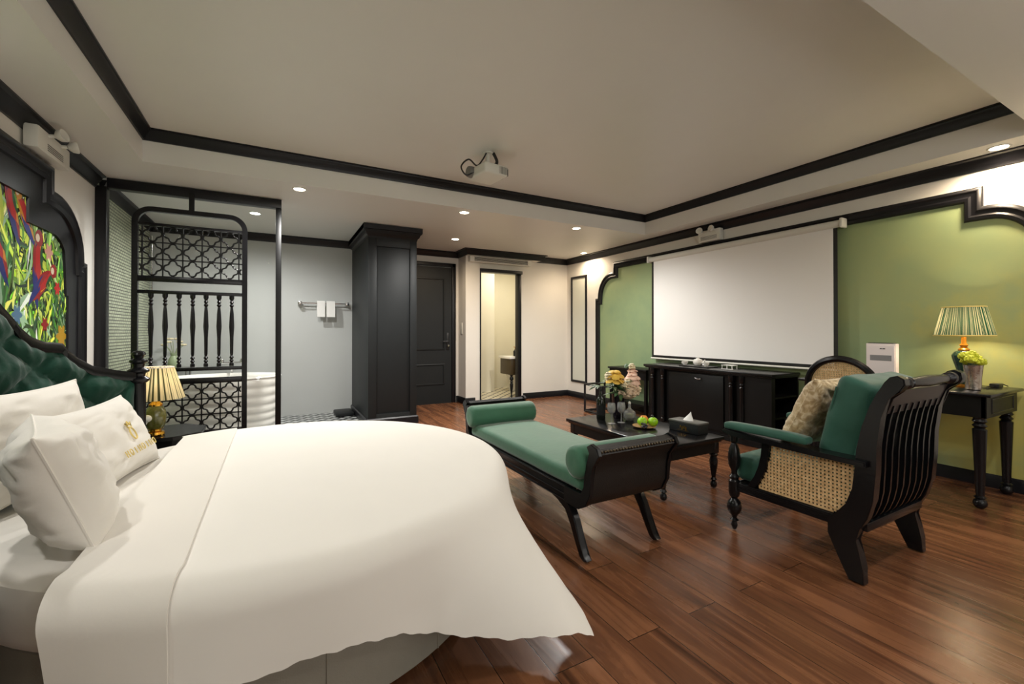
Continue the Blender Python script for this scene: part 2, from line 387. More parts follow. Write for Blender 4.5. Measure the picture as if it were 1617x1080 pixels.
# baseboards
bp_ = [(0, 0), (.018, 0), (.018, .085), (.010, .1), (0, .1)]
def baseboard(name, path):
    return struct(name, MB().sweep(path, bp_, XY), trim_m)
baseboard('baseboard_right', [(XR, YF), (XR, YB)])
baseboard('baseboard_back', [(XR - .02, YB), (3.74, YB)])
baseboard('baseboard_entry', [(2.82, YB - .05), (2.66, YB - .05), (2.66, YD), (2.62, YD)])
baseboard('baseboard_left', [(XL, YP - .04), (XL, YF)])
# crowns: profile offset into the room, z
def crown_prof(w=.075, h=.095, z=ZS):
    return [(0, z), (0, z - h), (w * .18, z - h), (w * .25, z - h * .75), (w * .6, z - h * .42), (w * .72, z - h * .2), (w, z - h * .12), (w, z)]
struct('trim_crown_right', MB().sweep([(XR, YF), (XR, YB), (4.02, YB)], crown_prof(), XY), trim_m)
struct('trim_crown_left', MB().sweep([(XL, YP - .06), (XL, YF)], crown_prof(.075, .10), XY), trim_m)
struct('trim_crown_bathing', MB().sweep([(.97, YBB), (XL, YBB), (XL, YP + .06)], crown_prof(.06, .10), XY), trim_m)
struct('trim_crown_entry', MB().sweep([(4.0, YB), (4.0, YB - .15), (2.66, YB - .15), (2.66, YD), (1.66, YD)], crown_prof(.09, .09), XY), trim_m)
struct('ceiling_bulkhead', MB().box(2.66, 4.0, YB - .15, YB, 2.37, ZS), wallw)
def tray_prof():
    z = ZC; return [(0, z), (0, z - .085), (.012, z - .085), (.018, z - .06), (.045, z - .03), (.05, z - .012), (.06, z - .01), (.06, z)]
struct('trim_tray', MB().sweep([(TX0, TY0), (TX1, TY0), (TX1, TY1), (TX0, TY1)], tray_prof(), XY, closed=True), trim_m)

# ------------------------------------------------------------------ arched wall panels
def corner_arc(y0, y1, z0, z1, n=10):
    """quarter curve from (y0,z0) low outside to (y1,z1) high inside, bulging outward-up"""
    return [(y1 + (y0 - y1) * math.cos(PI / 2 * i / n), z0 + (z1 - z0) * math.sin(PI / 2 * i / n)) for i in range(n + 1)]
def outline(yc, hw_low, hw_top, zl=1.70, za=2.095, zt=2.245, zb=.0, ledge=.06):
    R = [(yc + hw_low, zb), (yc + hw_low, zl)]
    arc = corner_arc(yc + hw_low - ledge, yc + hw_top + .03, zl, za)
    R += arc + [(yc + hw_top, za), (yc + hw_top, zt)]
    Lft = [(2 * yc - y, z) for y, z in reversed(R)]
    return R + Lft
def clean(path):
    out = []
    for p in path:
        if not out or (Vector(p) - Vector(out[-1])).length > 1e-4: out.append(p)
    return out
oR = clean(outline(3.2, 2.46, 2.03, zb=.02))
mouldp = [(0, 0), (0, .018), (.012, .03), (.028, .034), (.04, .026), (.062, .024), (.075, .034), (.095, .03), (.105, .012), (.105, 0)]
struct('trim_arch_right', MB().sweep(oR, mouldp, YZ(XR, -1)), trim_m)
inn = [(p[0] * 1.0, p[1]) for p in oR]
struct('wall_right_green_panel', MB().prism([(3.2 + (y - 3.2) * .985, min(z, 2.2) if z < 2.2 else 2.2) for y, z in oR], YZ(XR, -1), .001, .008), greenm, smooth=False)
# tall framed panel beside the arch
mb = MB().sweep([(6.34, .27), (6.34, 2.13), (5.90, 2.13), (5.90, .27)], [(0, 0), (0, .02), (.012, .028), (.035, .022), (.04, 0)], YZ(XR, -1), closed=True)
t = thing('wall_panel', 'tall narrow wall panel in a thin black frame near the back right corner', 'panel', (XR, 6.12, .27))
mb.build('frame', trim_m, t)
MB().box(XR - .010, XR - .002, 5.93, 6.31, .30, 2.10).build('panel', panelw, t)

# left mural with frame
CY = 2.33
oL = clean(outline(CY, 2.23, 1.65, zl=1.69, zb=.12))
iL = clean(outline(CY, 2.12, 1.54, zl=1.66, za=2.0, zt=2.14, zb=.15))
t = thing('jungle_mural', 'arched jungle painting with parrots in a heavy black frame above the headboard', 'painting', (XL, CY, 1.0))
MB().sweep(oL, [(0, 0), (0, .02), (.015, .045), (.035, .05), (.05, .038), (.075, .036), (.09, .05), (.115, .04), (.12, .024), (.28, .02), (.285, 0)], YZ(XL, 1)).build('frame', trim_m, t)
def inside(poly, y, z):
    c = False; n = len(poly)
    for i in range(n):
        a, b = poly[i], poly[i - 1]
        if (a[1] > z) != (b[1] > z) and y < (b[0] - a[0]) * (z - a[1]) / (b[1] - a[1]) + a[0]: c = not c
    return c
bm = bmesh.new(); cl = bm.loops.layers.color.new('Col'); rnd = random.Random(11)
def lin(c): return srgb(*c)
def flat(poly, x, col):
    try: fc = bm.faces.new([bm.verts.new((x, a, b)) for a, b in poly])
    except ValueError: return
    for l in fc.loops: l[cl] = lin(col)
flat([(CY + (y - CY) * .97, min(z, 2.1)) for y, z in iL], XL + .004, (104, 124, 74))
xo = XL + .0042
greens = [(60, 104, 40), (96, 140, 50), (140, 170, 66), (42, 80, 44), (168, 190, 84), (74, 120, 70), (190, 200, 130), (40, 70, 50), (120, 150, 80), (138, 156, 120), (150, 170, 150), (176, 186, 90), (70, 96, 50), (100, 120, 60)]
iS = [(CY + (y - CY) * .985, z - .02) for y, z in iL]
def leafpoly(y, z, L_, w, a, bend=.3, n=6):
    pts = []; pts2 = []
    for i in range(n + 1):
        u = i / n; aa = a + bend * (u - .3)
        cy = y + L_ * u * math.cos(aa); cz = z + L_ * u * math.sin(aa); ww = w * math.sin(PI * min(1, u * .97 + .03)) ** .8
        pts.append((cy - ww * math.sin(aa), cz + ww * math.cos(aa))); pts2.append((cy + ww * math.sin(aa), cz - ww * math.cos(aa)))
    return pts + pts2[::-1]
for k in range(5200):
    y = rnd.uniform(.2, 4.55); z = rnd.uniform(.5, 2.15)
    big = rnd.random() < .3
    L_ = rnd.uniform(.18, .42) if big else rnd.uniform(.05, .14); w = L_ * (rnd.uniform(.03, .08) if big else rnd.uniform(.05, .13))
    if y < 1.9 and rnd.random() < .6: continue
    a = rnd.gauss(PI / 2, .7); pl = leafpoly(y, z, L_, w, a, rnd.uniform(-.8, .8))
    if not all(inside(iS, *p) for p in pl): continue
    c = greens[rnd.randrange(len(greens))]; j = rnd.uniform(.8, 1.25); c = tuple(min(255, int(v * (.5 + .5 * j) + 52)) for v in c)
    xo += 8e-7; flat(pl, xo, c)
    xo += 4e-7; flat([pl[1], pl[5], pl[8], pl[12]][:2] + [pl[6]], xo, tuple(min(255, int(v * 1.25)) for v in c)) if big else None
def parrot(y, z, s, a, cols=((196, 30, 30), (214, 60, 40), (230, 190, 40), (40, 80, 170), (40, 140, 90))):
    global xo
    for i, (cc, off, L_, w) in enumerate([(cols[0], 0, .42, .07), (cols[3], -.02, .5, .04), (cols[2], .03, .3, .035), (cols[1], .0, .28, .05), (cols[4], .05, .22, .02), (cols[0], -.05, .25, .02)]):
        xo += 2e-6; pl = leafpoly(y + off * s, z, L_ * s, w * s, a, .25)
        if all(inside(iS, *p) for p in pl): flat(pl, xo, cc)
    xo += 2e-6; cy, cz = y - .03 * s * math.cos(a), z - .03 * s * math.sin(a)
    pl = [(cy + .06 * s * math.cos(q), cz + .06 * s * math.sin(q)) for q in [2 * PI * i / 12 for i in range(12)]]
    if all(inside(iS, *p) for p in pl): flat(pl, xo, cols[0])
    xo += 2e-6; pl = [(cy + .03 * s * math.cos(q) - .02 * s, cz + .03 * s * math.sin(q)) for q in [2 * PI * i / 10 for i in range(10)]]
    if all(inside(iS, *p) for p in pl): flat(pl, xo, (235, 228, 214))
parrot(3.50, 1.98, .75, -PI / 2 + .25); parrot(3.62, 1.95, .7, -PI / 2 + .5, ((226, 190, 40), (216, 60, 40), (60, 150, 80), (40, 80, 180), (214, 50, 40)))
parrot(3.86, 1.72, .9, -PI / 2 - .15); parrot(4.05, 1.55, .8, PI + .5); parrot(3.35, 1.75, .8, -PI / 2 + .3); parrot(2.6, 1.8, 1.0, -PI / 2); parrot(1.4, 1.5, 1.0, -PI / 2)
for (y, z, s, c) in [(4.0, 1.68, .05, (230, 200, 190)), (4.13, 1.45, .04, (220, 90, 80)), (3.6, 1.25, .05, (150, 180, 200)), (4.2, 1.12, .07, (214, 190, 40)), (3.3, 1.4, .07, (120, 160, 180)), (3.95, 1.2, .04, (196, 40, 40))]:
    for q in range(6):
        xo += 2e-6; pl = leafpoly(y, z, s * 1.3, s * .35, q * PI / 3, 0)
        if all(inside(iS, *p) for p in pl): flat(pl, xo, c)
bmesh.ops.translate(bm, vec=-t.location, verts=bm.verts)
me = bpy.data.meshes.new('picture'); bm.to_mesh(me); bm.free(); me.materials.append(muralm)
o = bpy.data.objects.new('picture', me); COL.objects.link(o); o.parent = t

# ------------------------------------------------------------------ doors
# entry door
d = MB().box(1.62, 2.53, YD - .035, YD - .005, 0, 2.2)
for (a, b) in ((.12, .48), (.86, 2.0)): pass
door = struct('door_1', d, charcoal, smooth=False)
def frame_rect(x0, x1, z0, z1, w, Y, h=.012):
    return MB().sweep([(x0, z0), (x1, z0), (x1, z1), (x0, z1)], [(0, 0), (0, h * .6), (w * .3, h), (w * .7, h), (w, 0)], XZ(Y, -1), closed=True)
frame_rect(1.72, 2.41, .30, .64, .03, YD - .035).build('door_panel_moulding', charcoal, door)
frame_rect(1.72, 2.41, .86, 2.02, .03, YD - .035).build('door_panel_moulding', charcoal, door)
mb = MB().box(2.44, 2.485, YD - .047, YD - .035, .86, 1.14, .006).tube([(2.462, YD - .05, 1.0), (2.462, YD - .09, 1.0), (2.40, YD - .095, 1.0), (2.36, YD - .09, 1.0)], .009)
mb.build('door_handle', blackp, door)
MB().lathe([(.016, -.04), (.018, -.02), (.006, 0)], (2.465, YD - .035, .93), 'Y').build('door_knob', chrome, door)
mb = MB().box(2.535, 2.60, YD - .05, YD, 0, 2.27, .006).box(1.5, 2.60, YD - .05, YD, 2.21, 2.27, .006)
struct('door_frame_entry', mb, trim_m)
# bathroom doorway frame
mb = MB().box(2.905, 2.925, YB - .062, YB + .09, 0, 2.14).box(3.635, 3.70, YB - .02, YB + .09, 0, 2.16, .005).box(2.905, 3.70, YB - .065, YB + .09, 2.13, 2.185, .005).box(2.905, 3.66, YB - .05, YB + .09, 0, .02)
struct('door_frame_bathroom', mb, trim_m)
# light switch on pier
MB().box(2.65, 2.66, 6.56, 6.64, 1.12, 1.30, .003).build('wall_switch', whitep, origin=(2.65, 6.6, 1.2))
tag(bpy.data.objects['wall_switch'], 'small white switch plate on the side of the pier by the entry door', 'switch')

# ------------------------------------------------------------------ wardrobe column
WX0, WX1, WY = .98, 1.575, 5.45
t = thing('wardrobe', 'tall black panelled wardrobe block with a cornice between bathing corner and entry', 'wardrobe', ((WX0 + WX1) / 2, 6.0, 0))
MB().box(WX0, WX1, WY, YBB - .002, 0.01, 2.35, .004).build('body', charcoal, t)
mb = MB().box(WX0, WX0 + .10, WY - .022, WY, .01, 2.34, .002).box(WX1 - .085, WX1, WY - .022, WY, .01, 2.34, .002).box(WX0 + .1, WX1 - .085, WY - .022, WY, 2.20, 2.34, .002).box(WX0 + .1, WX1 - .085, WY - .022, WY, .01, .15, .002)
mb.build('face_frame', charcoal, t)
frame_rect(WX0 + .095, WX1 - .08, .145, 2.205, .03, WY - .018, .022).build('panel_moulding', trim_m, t)
MB().sweep([(WX1, YBB + .0), (WX1, WY), (WX0, WY), (WX0, YBB - .08)], [(-.01, 2.36), (-.01, 2.30), (.0, 2.30), (.012, 2.33), (.03, 2.34), (.045, 2.38), (.06, 2.385), (.06, 2.455), (-.01, 2.455)], lambda a, b, h: (a, b, h)).build('cornice', trim_m, t)
# the sweep offset is to the left of travel: flip for outside
o = t.children[-1]
bpy.data.objects.remove(o)
MB().sweep([(WX0, YBB - .08), (WX0, WY - .02), (WX1, WY - .02), (WX1, YD - .1)], [(.02, 2.34), (-.004, 2.30), (-.012, 2.33), (-.03, 2.35), (-.045, 2.39), (-.06, 2.395), (-.06, 2.452), (.02, 2.452)], XY).build('cornice', trim_m, t)
MB().sweep([(WX0, YBB - .02), (WX0, WY - .02), (WX1, WY - .02), (WX1, YD - .06)], [(.01, 0.005), (-.02, 0.005), (-.02, .085), (-.008, .1), (.01, .1)], XY).build('plinth', trim_m, t)

# ------------------------------------------------------------------ air conditioner
t = thing('air_conditioner', 'slim white ducted air conditioner grille above the bathroom doorway', 'air conditioner', (3.3, 6.25, 2.3))
MB().box(2.70, 3.84, YB - .13, YB - .002, 2.27, 2.365, .01).build('housing', whitep, t)
mb = MB()
for k in range(5): mb.box(2.78, 3.76, YB - .145, YB - .128, 2.29 + k * .014, 2.294 + k * .014)
mb.build('louvre', whitep, t)
MB().box(2.78, 3.76, YB - .134, YB - .129, 2.285, 2.352).build('vent_slot', blackp, t)

# ------------------------------------------------------------------ downlights
lamp_on = emis('downlight_glow', (1, .86, .66, 1), 28)
lamp_on2 = emis('downlight_glow_cool', (.93, 1, .95, 1), 28)
def spot(loc, energy, col, size=2.95, blend=.7, rad=.05):
    l = bpy.data.lights.new('spot', 'SPOT'); l.energy = energy; l.color = col; l.spot_size = size; l.spot_blend = blend; l.shadow_soft_size = rad
    o = bpy.data.objects.new('downlight_beam', l); COL.objects.link(o); o.location = loc; return o
WARM = (1, .78, .54); NEU = (1, .975, .93); COOL = (.98, .98, .95)
DL = [(.19, 4.42, 'round ceiling downlight above the glass partition post, left of the wardrobe', 145, NEU, 0),
      (-.20, 5.55, 'round ceiling downlight seen through the partition over the bathing corner', 88, COOL, 1),
      (1.81, 4.42, 'round ceiling downlight in front of the entry, below the ceiling projector', 145, NEU, 0),
      (2.22, 5.75, 'round ceiling downlight nearest the entry door', 50, WARM, 0),
      (3.33, 4.42, 'round ceiling downlight left of the corner of the recessed ceiling', 130, NEU, 0),
      (4.48, 5.75, 'round ceiling downlight in the far right corner above the narrow wall panel', 38, WARM, 0),
      (4.50, 1.05, 'round ceiling downlight over the green wall at the far right', 60, WARM, 0)]
for (x, y, lab, e, c, cool) in DL:
    t = thing('downlight', lab, 'ceiling light', (x, y, ZS), 'round ceiling downlights')
    MB().lathe([(.047, -.001), (.049, -.006), (.058, -.007), (.063, -.001)], (x, y, ZS)).build('ring', whitep, t)
    MB().lathe([(.0005, -.002), (.047, -.003), (.048, -.0005)], (x, y, ZS)).build('bulb', lamp_on2 if cool else lamp_on, t)
    s = spot((x, y, ZS - .02), e, c); s.parent = t; s.location = (0, 0, -.02); s.name = 'beam'
# unseen downlights added as fill round the soffit behind and beside the camera
for (x, y, e) in ((-1.1, 2.5, 48), (-1.1, 1.2, 34), (-.1, .35, 6), (1.5, .35, 22), (2.9, .35, 40), (1.4, -.9, 14), (3.6, -.9, 20)):
    t = thing('downlight', 'round downlight added out of view as fill light', 'ceiling light', (x, y, ZS), 'fill downlights added beyond the frame')
    MB().lathe([(.047, -.001), (.049, -.006), (.058, -.007), (.063, -.001)], (x, y, ZS)).build('ring', whitep, t)
    MB().lathe([(.0005, -.002), (.047, -.003), (.048, -.0005)], (x, y, ZS)).build('bulb', lamp_on, t)
    s = spot((x, y, ZS - .02), e, NEU); s.parent = t; s.location = (0, 0, -.02); s.name = 'beam'
def area(loc, rot, sx, sy, e, col, name='fill_light'):
    l = bpy.data.lights.new(name, 'AREA'); l.shape = 'RECTANGLE'; l.size = sx; l.size_y = sy; l.energy = e; l.color = col
    o = bpy.data.objects.new(name, l); COL.objects.link(o); o.location = loc; o.rotation_euler = rot; return o
area((3.9, 7.0, 2.42), (0, 0, 0), .8, .6, 15, (1, .92, .76), 'bathroom_ceiling_lamp')
area((1.8, YF - .3, 1.55), (PI / 2, 0, 0), 3.4, 1.4, 38, (1, .96, .9), 'added_window_fill')  # added fill light outside the made-up window behind the camera

# ------------------------------------------------------------------ glass partition
t = thing('glass_partition', 'black framed glass partition closing off the bathing corner', 'partition', (-.65, YP, 0))
MB().box(XL, XL + .075, YP - .05, YP + .03, 0, 2.38, .004).build('wall_post', trim_m, t)
MB().box(.0, .05, YP - .035, YP + .025, 0.005, 2.44, .004).build('post', blackm, t)
MB().box(XL + .075, .05, YP - .05, YP + .03, 2.37, 2.455, .004).build('top_rail', trim_m, t)
MB().box(XL + .075, 0, YP - .005, YP + .003, 0.006, 2.372).build('pane', glass, t)
MB().box(XL + .075, 0, YP - .02, YP + .02, 0.005, .05).build('bottom_rail', trim_m, t)
# decorative hanging screen
SX0, SX1, SY = -1.08, -.235, YP - .085
t = thing('lattice_screen', 'ornate black wooden screen with quatrefoil lattice and turned spindles hung at the partition', 'screen', ((SX0 + SX1) / 2, SY, .17))
path = [(SX0, .2), (SX0, 2.08)]
ra = .14
path += [(SX0 + ra - ra * math.cos(PI / 2 * i / 8), 2.10 + ra * math.sin(PI / 2 * i / 8)) for i in range(9)]
path += [(SX1 - ra + ra * math.sin(PI / 2 * i / 8), 2.10 + ra * math.cos(PI / 2 * i / 8)) for i in range(9)]
path += [(SX1, .2)]
rp = [(0, -.02), (0, .02), (-.042, .02), (-.042, -.02)]
MB().sweep(path, [(o_, h_) for o_, h_ in rp], XZ(SY, -1)).build('frame', black, t)
ix0, ix1 = SX0 + .04, SX1 - .04
for z0, z1 in ((1.59, 1.64), (1.485, 1.515), (.80, .832), (.685, .735), (.22, .26), (2.075, 2.10)):
    MB().box(ix0, ix1, SY - .016, SY + .016, z0, z1, .003).build('rail', black, t)
MB().box(-.685, -.645, SY - .015, SY + .015, 2.24, 2.40).build('hanger', black, t)
for x in (SX0 + .02, SX1 - .02):
    MB().lathe([(.012, 0.004), (.02, .03), (.014, .06), (.024, .11), (.02, .2)], (x, SY, 0)).build('foot', black, t)
def lattice(z0, z1, rows):
    mb = MB(); p = (z1 - z0) / rows; w = ix1 - ix0; nc = 5.4; px = w / nc; cx = (ix0 + ix1) / 2
    def seg(a, b, r=.0075):
        (x1, y1), (x2, y2) = a, b
        if max(x1, x2) > ix1 + .002 or min(x1, x2) < ix0 - .002 or max(y1, y2) > z1 + .002 or min(y1, y2) < z0 - .002: return
        mb.tube([(x1, SY, y1), (x2, SY, y2)], r, 6)
    for i in range(-3, 4):
        gx = cx + (i + .5) * px
        if ix0 < gx < ix1: mb.box(gx - .005, gx + .005, SY - .008, SY + .008, z0, z1)
    for j in range(1, rows): mb.box(ix0, ix1, SY - .008, SY + .008, z0 + j * p - .005, z0 + j * p + .005)
    for i in range(-3, 4):
        for j in range(rows):
            qx, qz = cx + i * px, z0 + (j + .5) * p
            ax, az = px * .5 * .96, p * .5 * .96; pts = []
            # quatrefoil ring: four lobes with small cusps
            for q in range(4):
                b0 = q * PI / 2
                for k in range(7):
                    th = b0 - PI * .52 + PI * 1.04 * k / 6
                    pts.append((qx + ax * (.56 * math.cos(b0) + .40 * math.cos(th)), qz + az * (.56 * math.sin(b0) + .40 * math.sin(th))))
            for a, b in zip(pts, pts[1:] + pts[:1]): seg(a, b)
    mb.build('lattice', blackm, t)
lattice(1.64, 2.08, 3); lattice(.26, .685, 3)
sp = [(.018, .835), (.018, .86), (.009, .87), (.018, .885), (.009, .90), (.019, .915), (.009, .93), (.013, .95), (.015, 1.1), (.021, 1.2), (.016, 1.32), (.010, 1.38), (.019, 1.395), (.009, 1.41), (.018, 1.425), (.01, 1.44), (.02, 1.46), (.02, 1.487)]
for k in range(7):
    x = ix0 + (ix1 - ix0) * (k + .9) / 7.75
    MB().lathe(sp, (x, SY, 0), seg=10).build('spindle', black, t)

# ------------------------------------------------------------------ bathtub & bathing corner
t = thing('bathtub', 'white freestanding oval bathtub with ribbed sides behind the lattice screen', 'bathtub', (-.52, 5.75, 0.004))
mb = MB(); bm = mb.bm; rings = []; N = 48
prof = []
nr = 44
for i in range(nr + 1):
    z = .01 + .62 * i / nr; prof.append((.84 + .10 * (z / .63) + .035 * abs(math.sin(i * PI / 6.3)), z))
prof += [(.985, .645), (.97, .66), (.93, .655), (.90, .62), (.84, .3), (.7, .15), (.02, .14)]
for r, z in prof:
    ring = []
    for k in range(N):
        a = 2 * PI * k / N; tilt = (.05 * math.cos(a)) * (z / .66) * (1 if z > .3 else 1)
        ring.append(bm.verts.new((-.52 + .60 * r * math.cos(a), 5.75 + .40 * r * math.sin(a), .006 + z + .03 * math.sin(a * 2) * (1 if .05 < z < .6 and r > .83 else 0) * math.sin(PI * z / .63))))
    rings.append(ring)
for A, B in zip(rings, rings[1:]):
    for k in range(N): bm.faces.new((A[k], A[(k + 1) % N], B[(k + 1) % N], B[k]))
bm.faces.new(rings[0]); bm.faces.new(rings[-1])
mb.build('shell', ceram, t, ang=70)
mb = MB().tube(spl([(-.46, 6.24, .60), (-.46, 6.25, .82), (-.46, 6.18, .88), (-.46, 6.09, .86), (-.46, 6.06, .80)]), .014).tube([(-.56, 6.24, .78), (-.36, 6.24, .78)], .012).lathe([(.02, 0), (.022, .03), (.012, .05)], (-.36, 6.24, .78)).lathe([(.02, 0), (.022, .03), (.012, .05)], (-.56, 6.24, .78)).tube([(-.46, 6.24, .01), (-.46, 6.24, .7)], .016)
tag(mb.build('bath_faucet', chrome, origin=(-.46, 6.24, .01)), 'chrome floor standing tap behind the white bathtub', 'faucet')
# grey side stand with vase of pale flowers
t = thing('flower_stand', 'slim grey stand behind the bathtub holding the vase of pale flowers', 'stand', (-1.05, 6.45, .004))
MB().box(-1.2, -.9, 6.3, 6.6, .70, .73, .005).build('top', greyp, t)
for dx in (-1.18, -.92):
    for dy in (6.32, 6.58): MB().cyl(.012, (dx, dy, .006), (dx, dy, .70)).build('leg', greyp, t)
t = thing('flower_vase', 'pale green vase of white flowers seen between the screen spindles', 'vase', (-1.05, 6.4, .73))
MB().lathe([(.045, 0), (.06, .04), (.05, .1), (.03, .14), (.038, .17)], (-1.05, 6.4, .7315)).build('vase', mat('pale_green_glaze', srgb(150, 164, 130), .4), t)
mb = MB()
for k in range(7):
    a = k * .9; mb.tube([(-1.05, 6.4, .86), (-1.05 + .05 * math.cos(a), 6.4 + .05 * math.sin(a), .95), (-1.05 + .1 * math.cos(a), 6.4 + .08 * math.sin(a), 1.0 + .02 * (k % 3))], .004, 5)
mb.build('stem', leafpale, t)
for k in range(6):
    a = k * 1.05; c = (-1.05 + .09 * math.cos(a), 6.4 + .07 * math.sin(a), 1.0 + .035 * (k % 3)); mb = MB()
    for q in range(5): mb.ball((c[0] + .018 * math.cos(q * 1.256), c[1] + .018 * math.sin(q * 1.256), c[2]), .018, 1, 1, .7, 8)
    mb.build('blossom', fl_w, t)
# towel rail
t = thing('towel_rail', 'chrome double towel rail on the grey bathing corner wall', 'rail', (.6, YBB, 1.55))
for y in (YBB - .10, YBB - .055): MB().tube([(.27, y, 1.55), (.92, y, 1.55)], .008).build('bar', chrome, t)
for x in (.29, .90): MB().box(x - .025, x + .025, YBB - .115, YBB - .001, 1.525, 1.575, .01).build('bracket', chrome, t)
for x0, x1, lab in ((.505, .605, 'white hand towel hanging on the rail, the left of the two'), (.625, .735, 'white hand towel hanging on the rail, the right one nearer the wardrobe')):
    mb = MB()
    mb.sweep([(-.135, 1.36), (-.120, 1.565), (-.10, 1.578), (-.078, 1.565), (-.083, 1.40)], [(-.006, x0), (.006, x0), (.006, x1), (-.006, x1)], lambda a, b, h: (h, YBB + a, b))
    tag(mb.build('hand_towel', towel, origin=((x0 + x1) / 2, YBB - .1, 1.36)), lab, 'towel', 'towels on the rail')
tag(MB().box(.72, .95, 6.25, 6.60, .006, .06, .015).build('bathroom_scale', charcoal, origin=(.83, 6.4, .006)), 'dark flat floor scale in the corner between grey wall and wardrobe', 'scale')
# glass screen edge pole at the mosaic end
tag(MB().cyl(.012, (XL + .03, YBB - .06, .006), (XL + .03, YBB - .06, 2.3)).build('shower_pole', chrome, origin=(XL + .03, YBB - .06, .006)), 'thin vertical chrome shower pole where the mosaic meets the grey wall', 'pole')

# ------------------------------------------------------------------ bathroom contents
t = thing('bathroom_vanity', 'olive brown vanity with turned tapered leg seen through the bathroom doorway', 'vanity', (4.07, 6.9, .006))
MB().box(3.57, 4.44, 6.64, 7.08, .68, .72, .006).build('countertop', ceram, t)
MB().box(3.60, 4.41, 6.66, 7.06, .40, .68, .006).build('cabinet', vanm, t)
lp = [(.012, .007), (.02, .03), (.012, .05), (.028, .2), (.030, .24), (.018, .26), (.03, .28), (.018, .30), (.034, .32), (.034, .35), (.02, .37), (.03, .40)]
for x, y in ((3.635, 6.70), (4.37, 6.70), (4.37, 7.02)): MB().lathe(lp, (x, y, 0), seg=14).build('leg', blackm, t)
t = thing('soap_dispenser', 'dark soap bottle with pump on the white vanity top', 'bottle', (3.75, 6.78, .72))
MB().lathe([(.03, 0), (.032, .02), (.032, .09), (.012, .11), (.012, .12)], (3.75, 6.78, .722)).build('bottle', blackp, t)
MB().tube([(3.75, 6.78, .84), (3.75, 6.78, .885), (3.71, 6.76, .885)], .006).build('pump', brass, t)
t = thing('toilet', 'white toilet standing behind the vanity in the bathroom', 'toilet', (4.12, 7.55, .006))
MB().lathe([(.12, .008), (.11, .1), (.13, .25), (.19, .38), (.20, .40), (.02, .40)], (4.13, 7.5, 0), seg=24).build('bowl', ceram, t)
MB().lathe([(.205, .40), (.21, .41), (.2, .43), (.02, .435)], (4.13, 7.5, .001), seg=24).build('seat', ceram, t)
MB().box(4.34, 4.54, 7.3, 7.7, .38, .78, .03).build('cistern', ceram, t)

# ------------------------------------------------------------------ projection screen
t = thing('projection_screen', 'large white pull-down projection screen hanging over the black sideboard', 'screen', (XR - .1, 3.24, 2.15))
PX = XR - .085
MB().lathe([(.034, 2.055), (.034, 4.405)], (PX, 0, 2.155), 'Y', 20).build('housing', whitep, t)
for y in (2.04, 4.395): MB().box(PX - .045, XR - .036, y, y + .028, 2.11, 2.20, .01).build('end_cap', whitep, t)
MB().box(PX + .002, PX + .0035, 2.10, 4.37, .80, 2.14).build('black_border', blackp, t)
MB().box(PX - .0005, PX + .001, 2.135, 4.335, .835, 2.135).build('fabric', screenm, t)
MB().lathe([(.011, 2.09), (.011, 4.38)], (PX, 0, .792), 'Y', 12).build('bottom_bar', whitep, t)

# ------------------------------------------------------------------ emergency lights
def emergency(name, x, y, z, sx, lab, L_=.30):
    t = thing(name, lab, 'emergency light', (x, y, z))
    MB().box(min(x, x + sx * .07), max(x, x + sx * .07), y - L_ / 2, y + L_ / 2, z - .07, z + .07, .012).build('housing', whitep, t)
    mb = MB()
    for k in range(4): mb.box(min(x + sx * .069, x + sx * .073), max(x + sx * .069, x + sx * .073), y - .11, y + .11, z - .045 + k * .012, z - .041 + k * .012)
    mb.build('grille', greyp, t)
    for q, yy in enumerate((y - .09, y + .09)):
        h = MB().lathe([(.014, 0), (.034, .02), (.04, .045), (.038, .05), (.01, .044)], (0, 0, 0), 'Y', 16).build('lamp_head', whitep, t, xf=Matrix.Translation((x + sx * .10, yy, z + .055)) @ Matrix.Rotation(sx * -1.57 + (.3 if q else -.3), 4, 'Z') @ Matrix.Rotation(.25, 4, 'X'))
        MB().tube([(x + sx * .05, yy, z + .05), (x + sx * .10, yy, z + .055)], .012).build('swivel', whitep, t)
emergency('emergency_light', XR - .012, 3.47, 2.315, -1, 'white emergency light with two lamp heads above the projection screen')
emergency('emergency_light', XL + .012, 3.86, 2.325, 1, 'white emergency light with two lamp heads above the jungle painting', .46)
# ------------------------------------------------------------------ ceiling projector
pc = Vector((1.62, 3.42, 2.53))
R = Matrix.Translation(pc) @ Matrix.Rotation(math.radians(8), 4, 'Z')
t = thing('ceiling_projector', 'white projector on a short bracket under the recessed ceiling', 'projector', tuple(pc))
MB().box(-.12, .12, -.14, .14, -.045, .045, .02, 3).build('body', whitep, t, xf=R)
MB().lathe([(.045, -.19), (.05, -.17), (.05, -.14), (.045, -.12)], (-.19 + .06, .0, 0), 'X', 20).build('lens', greyp, t, xf=R @ Matrix.Translation((0, .08, 0.01)) @ Matrix.Rotation(0, 4, 'Z') @ Matrix.Translation((.17, 0, 0)))
mb = MB()
for k in range(6): mb.box(.1295, .134, -.12 + k * .02, -.11 + k * .02, -.03, .03)
mb.build('vent', greyp, t, xf=R)
MB().tube([(pc.x, pc.y, pc.z + .045), (pc.x, pc.y, ZC - .012)], .018, 12).lathe([(.05, 0), (.05, .012)], (pc.x, pc.y, ZC - .0125)).build('mount', whitep, t)
mb = MB()
for k in range(7): mb.box(.03 + k * .012, .036 + k * .012, -.1415, -.1395, -.032, .03)
mb.build('side_vent', greyp, t, xf=R)
